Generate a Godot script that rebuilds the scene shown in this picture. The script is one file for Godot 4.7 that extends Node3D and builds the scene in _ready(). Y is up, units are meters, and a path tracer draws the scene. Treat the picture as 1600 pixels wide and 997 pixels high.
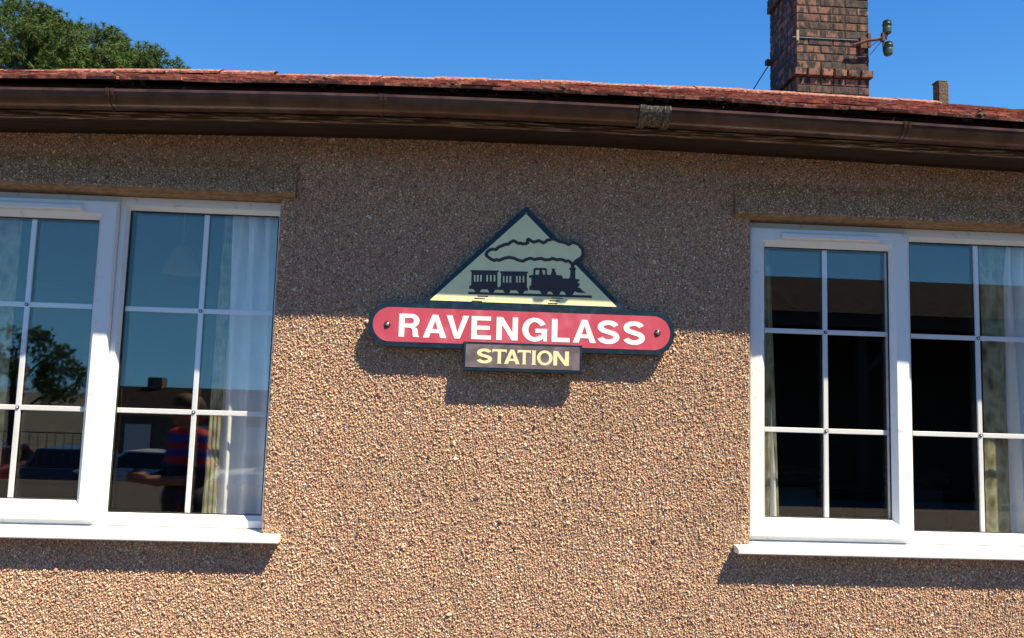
extends Node3D

# ------------------------------------------------------------------ helpers
class MB:
	var v := PackedVector3Array()
	var n := PackedVector3Array()
	var c := PackedColorArray()
	var tint := Color(1, 1, 1)
	func tri(a: Vector3, b: Vector3, d: Vector3) -> void:   # counter-clockwise seen from outside
		var k := (b - a).cross(d - a)
		if k.length_squared() < 1e-18:
			return
		k = k.normalized()
		for p in [a, d, b]:
			v.append(p); n.append(k); c.append(tint)
	func quad(a: Vector3, b: Vector3, d: Vector3, e: Vector3) -> void:
		tri(a, b, d); tri(a, d, e)
	func strip(a: Vector3, b: Vector3, d: Vector3, e: Vector3, na: Vector3, nb: Vector3, nd: Vector3, ne: Vector3) -> void:
		var p := [a, d, b, a, e, d]
		var q := [na, nd, nb, na, ne, nd]
		for i in 6:
			v.append(p[i]); n.append(q[i]); c.append(tint)
	func box(lo: Vector3, hi: Vector3, bev := 0.0) -> void:
		prism_box(lo, hi, bev, Transform3D())
	func prism_box(lo: Vector3, hi: Vector3, b: float, t: Transform3D) -> void:
		if b <= 0.0:
			var q: Array[Vector3] = []
			for i in 8:
				q.append(t * Vector3(hi.x if i & 1 else lo.x, hi.y if i & 2 else lo.y, hi.z if i & 4 else lo.z))
			quad(q[4], q[5], q[7], q[6]); quad(q[1], q[0], q[2], q[3])
			quad(q[5], q[1], q[3], q[7]); quad(q[0], q[4], q[6], q[2])
			quad(q[6], q[7], q[3], q[2]); quad(q[0], q[1], q[5], q[4])
			return
		# box with 45 degree chamfers on all twelve edges
		var mid := (lo + hi) * 0.5
		var h := (hi - lo) * 0.5
		for ax in 3:
			for s in [-1.0, 1.0]:
				var u := (ax + 1) % 3
				var w := (ax + 2) % 3
				var pts: Array[Vector3] = []
				for k in [[-1, -1], [1, -1], [1, 1], [-1, 1]]:
					var p := Vector3.ZERO
					p[ax] = s * h[ax]; p[u] = k[0] * (h[u] - b); p[w] = k[1] * (h[w] - b)
					pts.append(t * (mid + p))
				if s > 0: quad(pts[0], pts[1], pts[2], pts[3])
				else: quad(pts[3], pts[2], pts[1], pts[0])
		for ax in 3:
			var u := (ax + 1) % 3
			var w := (ax + 2) % 3
			for su in [-1.0, 1.0]:
				for sw in [-1.0, 1.0]:
					var pts: Array[Vector3] = []
					for k in [[-1, 0], [1, 0], [1, 1], [-1, 1]]:
						var p := Vector3.ZERO
						p[ax] = k[0] * (h[ax] - b)
						p[u] = su * (h[u] - (b if k[1] else 0.0)); p[w] = sw * (h[w] - (0.0 if k[1] else b))
						pts.append(t * (mid + p))
					if su * sw > 0: quad(pts[0], pts[1], pts[2], pts[3])
					else: quad(pts[3], pts[2], pts[1], pts[0])
		for sx in [-1.0, 1.0]:
			for sy in [-1.0, 1.0]:
				for sz in [-1.0, 1.0]:
					var a := t * (mid + Vector3(sx * h.x, sy * (h.y - b), sz * (h.z - b)))
					var d := t * (mid + Vector3(sx * (h.x - b), sy * h.y, sz * (h.z - b)))
					var e := t * (mid + Vector3(sx * (h.x - b), sy * (h.y - b), sz * h.z))
					if sx * sy * sz > 0: tri(a, d, e)
					else: tri(a, e, d)
	func tube(path: Array, radii: Array, sides := 10, caps := true) -> void:
		var rings := []
		for i in path.size():
			var d: Vector3 = (path[mini(i + 1, path.size() - 1)] - path[maxi(i - 1, 0)]).normalized()
			var u := d.cross(Vector3.UP if absf(d.y) < 0.9 else Vector3.RIGHT).normalized()
			var w := d.cross(u)
			var ring := []
			for k in sides:
				var a := TAU * k / sides
				var o := u * cos(a) + w * sin(a)
				ring.append([path[i] + o * radii[i], o])
			rings.append(ring)
		for i in path.size() - 1:
			for k in sides:
				var a = rings[i][k]; var b = rings[i][(k + 1) % sides]; var d = rings[i + 1][(k + 1) % sides]; var e = rings[i + 1][k]
				strip(a[0], b[0], d[0], e[0], a[1], b[1], d[1], e[1])
		if caps:
			for k in sides:
				tri(path[0], rings[0][(k + 1) % sides][0], rings[0][k][0])
				tri(path[-1], rings[-1][k][0], rings[-1][(k + 1) % sides][0])
	func lathe(at: Vector3, prof: Array, sides := 18) -> void:   # prof: [radius, y]
		for i in prof.size() - 1:
			var p = prof[i]; var q = prof[i + 1]
			var sl := Vector2(q[1] - p[1], -(q[0] - p[0])).normalized()
			for k in sides:
				var a := TAU * k / sides
				var b := TAU * (k + 1) / sides
				var da := Vector3(cos(a), 0, -sin(a)); var db := Vector3(cos(b), 0, -sin(b))
				var na := da * sl.x + Vector3.UP * sl.y; var nb := db * sl.x + Vector3.UP * sl.y
				strip(at + da * p[0] + Vector3.UP * p[1], at + db * p[0] + Vector3.UP * p[1], at + db * q[0] + Vector3.UP * q[1], at + da * q[0] + Vector3.UP * q[1], na, nb, nb, na)
	func extrude(poly: PackedVector2Array, z0: float, z1: float) -> void:   # a polygon in xy, from z0 (back) to z1 (front)
		var p := poly
		if Geometry2D.is_polygon_clockwise(p):
			p = p.duplicate(); p.reverse()
		var idx := Geometry2D.triangulate_polygon(p)
		for i in range(0, idx.size(), 3):
			var a := p[idx[i]]; var b := p[idx[i + 1]]; var d := p[idx[i + 2]]
			if (b - a).cross(d - a) < 0: var s := b; b = d; d = s
			tri(Vector3(a.x, a.y, z1), Vector3(b.x, b.y, z1), Vector3(d.x, d.y, z1))
			tri(Vector3(a.x, a.y, z0), Vector3(d.x, d.y, z0), Vector3(b.x, b.y, z0))
		for i in p.size():
			var a := p[i]; var b := p[(i + 1) % p.size()]
			quad(Vector3(a.x, a.y, z0), Vector3(b.x, b.y, z0), Vector3(b.x, b.y, z1), Vector3(a.x, a.y, z1))
	func mesh() -> ArrayMesh:
		var arr := []
		arr.resize(Mesh.ARRAY_MAX)
		arr[Mesh.ARRAY_VERTEX] = v; arr[Mesh.ARRAY_NORMAL] = n; arr[Mesh.ARRAY_COLOR] = c
		var m := ArrayMesh.new()
		m.add_surface_from_arrays(Mesh.PRIMITIVE_TRIANGLES, arr)
		return m

var rng := RandomNumberGenerator.new()
var used := {}
var M := {}

func numbered(called: String) -> String:
	var k: int = used.get(called, 0)
	used[called] = k + 1
	return called if k == 0 else "%s_%03d" % [called, k]

func put(called: String, mesh: Mesh, material: Material, parent: Node = null, at := Transform3D()) -> MeshInstance3D:
	var o := MeshInstance3D.new()
	o.mesh = mesh
	o.material_override = material
	o.transform = at
	if parent == null or parent == self:
		o.name = numbered(called); add_child(o)
	else:
		o.name = called; parent.add_child(o, true)
	return o

func thing(called: String, label: String, category: String, at := Vector3.ZERO, turn := 0.0, group := "") -> Node3D:
	var o := Node3D.new()
	o.name = numbered(called); add_child(o)
	o.position = at; o.rotation.y = turn
	return tag(o, label, category, group)

func tag(o: Node3D, label: String, category: String, group := "") -> Node3D:
	o.set_meta("label", label); o.set_meta("category", category)
	if group: o.set_meta("group", group)
	return o

func node_part(called: String, parent: Node) -> Node3D:
	var o := Node3D.new()
	o.name = called; parent.add_child(o, true)
	return o

func srgb(l: Color) -> Color:
	return l.linear_to_srgb()

func mat(r: float, g: float, b: float, rough := 0.8, spec := 0.5) -> StandardMaterial3D:   # linear base colour
	var m := StandardMaterial3D.new()
	m.albedo_color = Color(r, g, b).linear_to_srgb()
	m.roughness = rough
	m.metallic_specular = spec
	return m

# a world-triplanar mottled surface: cols are linear colours from low to high noise values
func mottled(cols: Array, scale: float, rough := 0.85, octaves := 4, seed_ := 1, bump := 0.0, type := FastNoiseLite.TYPE_SIMPLEX, stretch := Vector3.ONE, world := true, spread := Vector2(0.25, 0.75)) -> StandardMaterial3D:
	var fn := FastNoiseLite.new()
	fn.noise_type = type
	fn.seed = seed_
	fn.frequency = 0.02
	fn.fractal_octaves = octaves
	var ramp := Gradient.new()
	ramp.offsets = PackedFloat32Array(); ramp.colors = PackedColorArray()
	var offs := PackedFloat32Array(); var cc := PackedColorArray()
	for i in cols.size():
		offs.append(lerpf(spread.x, spread.y, float(i) / maxf(1, cols.size() - 1))); cc.append((cols[i] as Color).linear_to_srgb())
	ramp.offsets = offs; ramp.colors = cc
	var t := NoiseTexture2D.new()
	t.width = 512; t.height = 512; t.seamless = true; t.noise = fn; t.color_ramp = ramp
	var m := StandardMaterial3D.new()
	m.albedo_texture = t
	m.roughness = rough
	m.uv1_triplanar = true; m.uv1_world_triplanar = world
	m.uv1_scale = stretch * scale
	if bump > 0.0:
		var h := NoiseTexture2D.new()
		h.width = 512; h.height = 512; h.seamless = true; h.noise = fn; h.as_normal_map = true; h.bump_strength = bump
		m.normal_enabled = true; m.normal_texture = h
	return m

# ------------------------------------------------------------------ shape of the eaves and roof
func eave_dip(x: float) -> float:      # the old eaves sag a little towards both ends
	var u := x - 0.15
	var w := 2.1 * tanh(u / 2.1)
	return -(0.020 if u < 0 else 0.011) * w * w
func ridge_y(x: float) -> float:
	var u := clampf(x, -7.0, 5.0) - 1.8
	return 4.370 - 0.0047 * u * u
func roof_at(x: float, s: float) -> Vector3:      # s from eave 0 to ridge 1
	return Vector3(x, lerpf(2.636 + eave_dip(x), ridge_y(x), s), lerpf(0.27, -4.0, s))

func _ready() -> void:
	rng.seed = 20240611
	setup_view()
	make_materials()
	build_ground()
	build_station()
	build_sign()
	build_inside()
	build_pine()
	build_across()
	build_person()

# ------------------------------------------------------------------ camera, sky, sun, exposure
func setup_view() -> void:
	var cam := Camera3D.new()
	cam.name = "camera"
	add_child(cam)
	cam.position = Vector3(0, 1.6, 3.0)
	cam.rotation_order = EULER_ORDER_YXZ
	cam.rotation = Vector3(deg_to_rad(5.846), deg_to_rad(-2.657), deg_to_rad(1.737))
	cam.fov = rad_to_deg(2.0 * atan(498.5 / 1300.0))
	cam.near = 0.05; cam.far = 2000.0
	cam.current = true
	var sm := ProceduralSkyMaterial.new()
	sm.sky_top_color = Color(0.006, 0.080, 0.36).linear_to_srgb()
	sm.sky_horizon_color = Color(0.19, 0.54, 0.86).linear_to_srgb()
	sm.sky_curve = 0.2
	sm.ground_horizon_color = Color(0.22, 0.21, 0.18).linear_to_srgb()
	sm.ground_bottom_color = Color(0.18, 0.17, 0.15).linear_to_srgb()
	sm.sun_angle_max = 20.0
	var env := Environment.new()
	env.background_mode = Environment.BG_SKY
	env.sky = Sky.new()
	env.sky.sky_material = sm
	env.background_energy_multiplier = 0.82
	env.tonemap_mode = Environment.TONE_MAPPER_LINEAR
	env.tonemap_exposure = 2.05
	env.sdfgi_enabled = true; env.ssao_enabled = true; env.ssil_enabled = true
	var we := WorldEnvironment.new()
	we.name = "world_environment"
	we.environment = env
	add_child(we)
	var sun := DirectionalLight3D.new()
	sun.name = "sun"
	add_child(sun)
	sun.light_color = Color(1.0, 0.94, 0.82)
	sun.light_energy = 1.6
	sun.light_angular_distance = 0.5
	sun.shadow_enabled = true
	sun.look_at_from_position(Vector3(1.05, 2.05, 1.0) * 20.0, Vector3.ZERO)

func make_materials() -> void:
	M.pvc = mottled([Color(0.55, 0.55, 0.52), Color(0.74, 0.75, 0.75), Color(0.78, 0.795, 0.80), Color(0.785, 0.80, 0.805)], 1.1, 0.3, 6, 5, 0.0, FastNoiseLite.TYPE_SIMPLEX, Vector3.ONE, true, Vector2(0.02, 0.40))
	M.bar = mat(0.8, 0.81, 0.82, 0.35)
	M.dark = mat(0.02, 0.02, 0.02, 0.6)
	M.mortar = mottled([Color(0.24, 0.165, 0.11), Color(0.38, 0.27, 0.18)], 3.0, 0.95, 4, 9, 3.0)
	M.render_edge = mottled([Color(0.22, 0.13, 0.065), Color(0.36, 0.23, 0.12)], 2.0, 0.9, 4, 3, 3.0)
	M.gutter = mottled([Color(0.046, 0.020, 0.012), Color(0.072, 0.031, 0.019), Color(0.088, 0.043, 0.027)], 0.8, 0.27, 5, 12)
	M.joint = mottled([Color(0.03, 0.022, 0.018), Color(0.06, 0.045, 0.035), Color(0.22, 0.19, 0.16)], 9.0, 0.6, 5, 31, 4.0, FastNoiseLite.TYPE_SIMPLEX, Vector3(1, 0.45, 1), true, Vector2(0.3, 0.78))
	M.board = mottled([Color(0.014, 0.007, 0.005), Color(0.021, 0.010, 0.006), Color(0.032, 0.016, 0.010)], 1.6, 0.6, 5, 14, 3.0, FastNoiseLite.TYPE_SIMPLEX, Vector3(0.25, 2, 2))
	M.flaking = mottled([Color(0.06, 0.03, 0.018), Color(0.08, 0.045, 0.026), Color(0.09, 0.05, 0.03), Color(0.36, 0.30, 0.22)], 2.4, 0.8, 5, 21, 3.0, FastNoiseLite.TYPE_SIMPLEX, Vector3(0.2, 4, 4), true, Vector2(0.3, 0.70))
	M.deck = mat(0.05, 0.03, 0.025, 0.9)
	M.tiles = []
	for k in 6:
		var d := [0.82, 1.0, 1.12, 0.62, 1.05, 0.92][k] as float
		M.tiles.append(mottled([Color(0.17, 0.065, 0.045) * d, Color(0.32, 0.105, 0.07) * d, Color(0.37, 0.13, 0.085) * d, Color(0.42, 0.21, 0.14) * d], 1.4, 0.85, 5, 40 + k, 4.0, FastNoiseLite.TYPE_SIMPLEX, Vector3.ONE, true, Vector2(0.22, 0.85)))
	M.ridge = mottled([Color(0.10, 0.055, 0.035), Color(0.30, 0.10, 0.07), Color(0.36, 0.14, 0.09), Color(0.46, 0.38, 0.30)], 1.5, 0.85, 5, 51, 5.0, FastNoiseLite.TYPE_SIMPLEX, Vector3.ONE, true, Vector2(0.25, 0.85))
	M.moss = mottled([Color(0.02, 0.022, 0.012), Color(0.05, 0.06, 0.028), Color(0.10, 0.105, 0.05)], 9.0, 0.95, 4, 52, 6.0)
	M.hip = mottled([Color(0.03, 0.028, 0.018), Color(0.07, 0.06, 0.03), Color(0.16, 0.08, 0.05)], 4.0, 0.9, 5, 53, 5.0)
	M.bricks = []
	for k in 7:
		var base: Color = [Color(0.15, 0.072, 0.048), Color(0.085, 0.045, 0.034), Color(0.185, 0.092, 0.06), Color(0.045, 0.031, 0.027), Color(0.115, 0.057, 0.041), Color(0.055, 0.036, 0.029), Color(0.165, 0.08, 0.052)][k]
		M.bricks.append(mottled([Color(0.022, 0.02, 0.02), Color(0.05, 0.038, 0.034), base, base * 1.15], 0.9, 0.9, 5, 60 + k, 3.0, FastNoiseLite.TYPE_SIMPLEX, Vector3(1.3, 0.5, 1.3), true, Vector2(0.34, 0.62)))
	M.soot = mat(0.035, 0.03, 0.028, 0.95)
	M.iron = mottled([Color(0.025, 0.02, 0.017), Color(0.07, 0.035, 0.02), Color(0.16, 0.07, 0.03)], 6.0, 0.8, 4, 70)
	M.ceramic = mottled([Color(0.02, 0.05, 0.034), Color(0.045, 0.085, 0.06), Color(0.075, 0.12, 0.09)], 5.0, 0.3, 3, 71)
	M.ceramic_top = mat(0.012, 0.03, 0.02, 0.35)
	M.wood_grey = mottled([Color(0.035, 0.025, 0.02), Color(0.10, 0.065, 0.045), Color(0.17, 0.15, 0.09)], 8.0, 0.95, 5, 72, 6.0, FastNoiseLite.TYPE_SIMPLEX, Vector3(1, 0.4, 1))
	M.cream_paint = mat(0.30, 0.26, 0.13, 0.8)
	var glass := StandardMaterial3D.new()
	glass.transparency = BaseMaterial3D.TRANSPARENCY_ALPHA
	glass.albedo_color = Color(0.9, 0.95, 0.95, 0.0)
	glass.roughness = 0.0
	glass.metallic_specular = 0.5
	M.glass = glass
	M.navy = mottled([Color(0.004, 0.013, 0.024), Color(0.006, 0.019, 0.033), Color(0.02, 0.04, 0.05)], 2.0, 0.35, 5, 80, 0.0, FastNoiseLite.TYPE_SIMPLEX, Vector3.ONE, true, Vector2(0.3, 0.95))
	M.red = mottled([Color(0.43, 0.055, 0.085), Color(0.46, 0.065, 0.10), Color(0.50, 0.12, 0.18)], 0.9, 0.4, 5, 81, 0.0, FastNoiseLite.TYPE_SIMPLEX, Vector3(1, 0.6, 1), true, Vector2(0.25, 0.95))
	M.cream = mottled([Color(0.88, 0.82, 0.43), Color(0.92, 0.86, 0.46)], 1.5, 0.35, 3, 82)
	M.white_paint = mat(0.82, 0.82, 0.80, 0.4)
	M.umber = mat(0.045, 0.032, 0.032, 0.5)
	M.plum = mottled([Color(0.10, 0.082, 0.086), Color(0.13, 0.105, 0.112), Color(0.17, 0.13, 0.148)], 1.2, 0.4, 4, 83)
	M.yellow = mat(0.72, 0.66, 0.36, 0.4)
	M.steel = mat(0.35, 0.38, 0.36, 0.3)
	M.steel.metallic = 0.8
	M.paving = mottled([Color(0.066, 0.053, 0.041), Color(0.084, 0.068, 0.053), Color(0.105, 0.086, 0.068)], 0.5, 0.95, 5, 90, 2.0)
	M.field = mottled([Color(0.05, 0.055, 0.035), Color(0.09, 0.09, 0.055), Color(0.13, 0.12, 0.085)], 0.05, 0.95, 5, 91)
	M.plaster = mat(0.12, 0.11, 0.095, 0.95)
	M.ceiling = mat(0.2, 0.19, 0.17, 0.95)
	M.carpet = mottled([Color(0.05, 0.03, 0.025), Color(0.085, 0.05, 0.04)], 1.0, 0.95, 4, 92)
	M.lining = mottled([Color(0.78, 0.78, 0.75), Color(0.84, 0.84, 0.82)], 1.2, 0.9, 3, 93)
	M.lining.backlight_enabled = true
	M.lining.backlight = Color(0.25, 0.25, 0.24)
	M.leafcloth = mottled([Color(0.05, 0.045, 0.018), Color(0.19, 0.18, 0.09), Color(0.34, 0.34, 0.22), Color(0.20, 0.22, 0.12)], 1.7, 0.9, 2, 94, 0.0, FastNoiseLite.TYPE_CELLULAR, Vector3(1, 0.6, 1), true, Vector2(0.05, 0.8))
	M.shade = mat(0.55, 0.50, 0.42, 0.9)
	M.shade.backlight_enabled = true
	M.shade.backlight = Color(0.3, 0.27, 0.22)
	M.darkwood = mottled([Color(0.06, 0.034, 0.02), Color(0.12, 0.066, 0.038)], 1.5, 0.25, 4, 95, 0.0, FastNoiseLite.TYPE_SIMPLEX, Vector3(0.3, 2, 2))
	M.woven = mottled([Color(0.08, 0.075, 0.07), Color(0.30, 0.28, 0.26)], 14.0, 0.8, 1, 96)
	M.bark = mottled([Color(0.04, 0.025, 0.018), Color(0.11, 0.065, 0.045)], 1.2, 0.95, 4, 97, 5.0, FastNoiseLite.TYPE_SIMPLEX, Vector3(2, 0.4, 2))
	var nd := StandardMaterial3D.new()
	nd.vertex_color_use_as_albedo = true
	nd.roughness = 0.6
	nd.backlight_enabled = true
	nd.backlight = Color(0.18, 0.24, 0.10)
	M.needles = nd
	var pb := StandardMaterial3D.new()
	pb.vertex_color_use_as_albedo = true
	pb.roughness = 0.75
	M.pebble = pb
	var pc := StandardMaterial3D.new()
	pc.vertex_color_use_as_albedo = true
	pc.roughness = 0.7
	M.painted = pc
	M.slate = mottled([Color(0.018, 0.017, 0.016), Color(0.033, 0.03, 0.027), Color(0.055, 0.05, 0.042)], 0.6, 1.0, 5, 98)
	M.slate.metallic_specular = 0.1
	M.brownwood = mat(0.035, 0.022, 0.014, 0.8)
	M.stone = mottled([Color(0.12, 0.10, 0.085), Color(0.20, 0.17, 0.14)], 0.4, 0.9, 4, 99)

func build_ground() -> void:
	var g := MB.new()
	g.quad(Vector3(-900, -1.4, 900), Vector3(900, -1.4, 900), Vector3(900, -1.4, -900), Vector3(-900, -1.4, -900))
	put("ground", g.mesh(), M.field).set_meta("kind", "structure")
	var p := MB.new()
	p.box(Vector3(-40, -1.5, -14), Vector3(40, 0, 12.4), 0.03)
	put("pavement", p.mesh(), M.paving).set_meta("kind", "structure")

# ------------------------------------------------------------------ the station building
const WIN := [[-1.925, -0.712], [1.015, 2.228]]
const WY0 := 1.122
const WY1 := 2.318

func build_station() -> void:
	var b := thing("station_building", "brown pebbledashed station building with red tiled roof and white windows", "building")
	# front wall with two window openings
	var w := MB.new()
	var xs := [-9.0, WIN[0][0], WIN[0][1], WIN[1][0], WIN[1][1], 9.65]
	for i in [0, 2, 4]:
		w.box(Vector3(xs[i], -0.1, -0.3), Vector3(xs[i + 1], 2.66, 0))
	for k in WIN:
		w.box(Vector3(k[0], -0.1, -0.3), Vector3(k[1], WY0, 0))
		w.box(Vector3(k[0], WY1, -0.3), Vector3(k[1], 2.66, 0))
	var wall := put("wall", w.mesh(), M.mortar, b)
	var o := MB.new()
	o.box(Vector3(-9, -0.1, -8.0), Vector3(9.65, 2.66, -7.7))
	put("rear_wall", o.mesh(), M.mortar, b)
	for x in [-9.0, 9.35]:
		o = MB.new()
		o.box(Vector3(x, -0.1, -7.69), Vector3(x + 0.3, 2.66, -0.31))
		put("end_wall", o.mesh(), M.mortar, b)
	# lintels: the render flares out to a drip edge over each window
	for k in WIN:
		var x0: float = k[0] - 0.062
		var x1: float = k[1] + 0.056
		var l := MB.new()
		var pr := [Vector2(-0.04, 2.316), Vector2(0.036, 2.322), Vector2(0.038, 2.332), Vector2(0.012, 2.40), Vector2(0.0015, 2.455), Vector2(-0.04, 2.455)]
		for i in pr.size():
			var p: Vector2 = pr[i]; var q: Vector2 = pr[(i + 1) % pr.size()]
			l.quad(Vector3(x0, p.y, p.x), Vector3(x1, p.y, p.x), Vector3(x1, q.y, q.x), Vector3(x0, q.y, q.x))
		for i in range(1, pr.size() - 1):
			var p: Vector2 = pr[0]; var q: Vector2 = pr[i]; var r: Vector2 = pr[i + 1]
			l.tri(Vector3(x1, p.y, p.x), Vector3(x1, r.y, r.x), Vector3(x1, q.y, q.x))
			l.tri(Vector3(x0, p.y, p.x), Vector3(x0, q.y, q.x), Vector3(x0, r.y, r.x))
		put("lintel", l.mesh(), M.render_edge, b)
	pebbles(wall)
	build_window(b, 0)
	build_window(b, 1)
	build_eaves(b)
	build_roof(b)
	build_chimney(b)
	build_rooms(b)

func pebble_mesh() -> ArrayMesh:
	var m := MB.new()
	var t := (1.0 + sqrt(5.0)) / 2.0
	var p := []
	for q in [[-1, t, 0], [1, t, 0], [-1, -t, 0], [1, -t, 0], [0, -1, t], [0, 1, t], [0, -1, -t], [0, 1, -t], [t, 0, -1], [t, 0, 1], [-t, 0, -1], [-t, 0, 1]]:
		p.append(Vector3(q[0], q[1], q[2]).normalized() * rng.randf_range(0.72, 1.12))
	for f in [[0, 11, 5], [0, 5, 1], [0, 1, 7], [0, 7, 10], [0, 10, 11], [1, 5, 9], [5, 11, 4], [11, 10, 2], [10, 7, 6], [7, 1, 8], [3, 9, 4], [3, 4, 2], [3, 2, 6], [3, 6, 8], [3, 8, 9], [4, 9, 5], [2, 4, 11], [6, 2, 10], [8, 6, 7], [9, 8, 1]]:
		m.tri(p[f[0]], p[f[1]], p[f[2]])
	return m.mesh()

func pebbles(wall: Node3D) -> void:
	var pal := [[Color(0.63, 0.405, 0.255), 31], [Color(0.69, 0.49, 0.32), 25], [Color(0.60, 0.34, 0.24), 23], [Color(0.36, 0.195, 0.135), 11], [Color(0.48, 0.40, 0.36), 5], [Color(0.85, 0.76, 0.64), 4], [Color(0.12, 0.07, 0.055), 1]]
	var total := 0
	for e in pal: total += e[1]
	var xf: Array[Transform3D] = []
	var cs: Array[Color] = []
	var step := 0.0061
	var y := 0.45
	var patch := FastNoiseLite.new()
	patch.seed = 4
	patch.frequency = 2.2
	patch.fractal_octaves = 4
	while y < 2.60:
		var x := -3.0
		while x < 3.4:
			var px := x + rng.randf_range(-0.5, 0.5) * step
			var py := y + rng.randf_range(-0.5, 0.5) * step
			x += step
			var inside := false
			var z := 0.0
			for k in WIN:
				if px > k[0] - 0.003 and px < k[1] + 0.003 and py > WY0 - 0.03 and py < WY1 + 0.012:
					inside = true
				if px > k[0] - 0.060 and px < k[1] + 0.054 and py > 2.326 and py < 2.455:
					z = 0.038 * pow(clampf((2.455 - py) / 0.125, 0, 1), 1.5)
				elif px > k[0] - 0.064 and px < k[1] + 0.058 and py > 1.09 and py < 1.13:
					inside = inside or py < 1.128 and py > 1.096
			if inside:
				continue
			var r := rng.randf_range(0.0022, 0.0047)
			if rng.randf() < 0.008: r *= rng.randf_range(1.3, 2.0)
			var bs := Basis.from_euler(Vector3(rng.randf() * TAU, rng.randf() * TAU, rng.randf() * TAU)).scaled_local(Vector3(r, r * rng.randf_range(0.5, 1.0), r * rng.randf_range(0.7, 1.5)))
			xf.append(Transform3D(bs, Vector3(px, py, z + r * rng.randf_range(-0.3, 0.85))))
			var pick := rng.randi() % total
			var col := Color.WHITE
			for e in pal:
				pick -= e[1]
				if pick < 0:
					col = e[0]
					break
			cs.append(col * rng.randf_range(0.75, 1.15) * (1.0 + 0.16 * patch.get_noise_2d(px, py)))
		y += step
	var mm := MultiMesh.new()
	mm.transform_format = MultiMesh.TRANSFORM_3D
	mm.use_colors = true
	mm.mesh = pebble_mesh()
	mm.instance_count = xf.size()
	for i in xf.size():
		mm.set_instance_transform(i, xf[i])
		mm.set_instance_color(i, cs[i])
	var o := MultiMeshInstance3D.new()
	o.name = "pebbledash"
	o.multimesh = mm
	o.material_override = M.pebble
	o.set_meta("kind", "stuff")
	wall.add_child(o)

# four mitred pieces round a rectangle; levels: [x0, y0, x1, y1, z] from the outside edge inwards
func mitred(parent: Node, levels: Array, material: Material, names := ["sill_rail", "head_rail", "stile", "stile"]) -> void:
	var gap := 0.0005
	for side in 4:
		var m := MB.new()
		for i in levels.size() - 1:
			var a: Array = levels[i]; var b: Array = levels[i + 1]
			var q: Array
			match side:
				0: q = [Vector3(a[0] + gap, a[1], a[4]), Vector3(a[2] - gap, a[1], a[4]), Vector3(b[2] - gap, b[1], b[4]), Vector3(b[0] + gap, b[1], b[4])]
				1: q = [Vector3(a[2] - gap, a[3], a[4]), Vector3(a[0] + gap, a[3], a[4]), Vector3(b[0] + gap, b[3], b[4]), Vector3(b[2] - gap, b[3], b[4])]
				2: q = [Vector3(a[0], a[3] - gap, a[4]), Vector3(a[0], a[1] + gap, a[4]), Vector3(b[0], b[1] + gap, b[4]), Vector3(b[0], b[3] - gap, b[4])]
				3: q = [Vector3(a[2], a[1] + gap, a[4]), Vector3(a[2], a[3] - gap, a[4]), Vector3(b[2], b[3] - gap, b[4]), Vector3(b[2], b[1] + gap, b[4])]
			m.quad(q[0], q[1], q[2], q[3])
		put(names[side], m.mesh(), material, parent)

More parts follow.
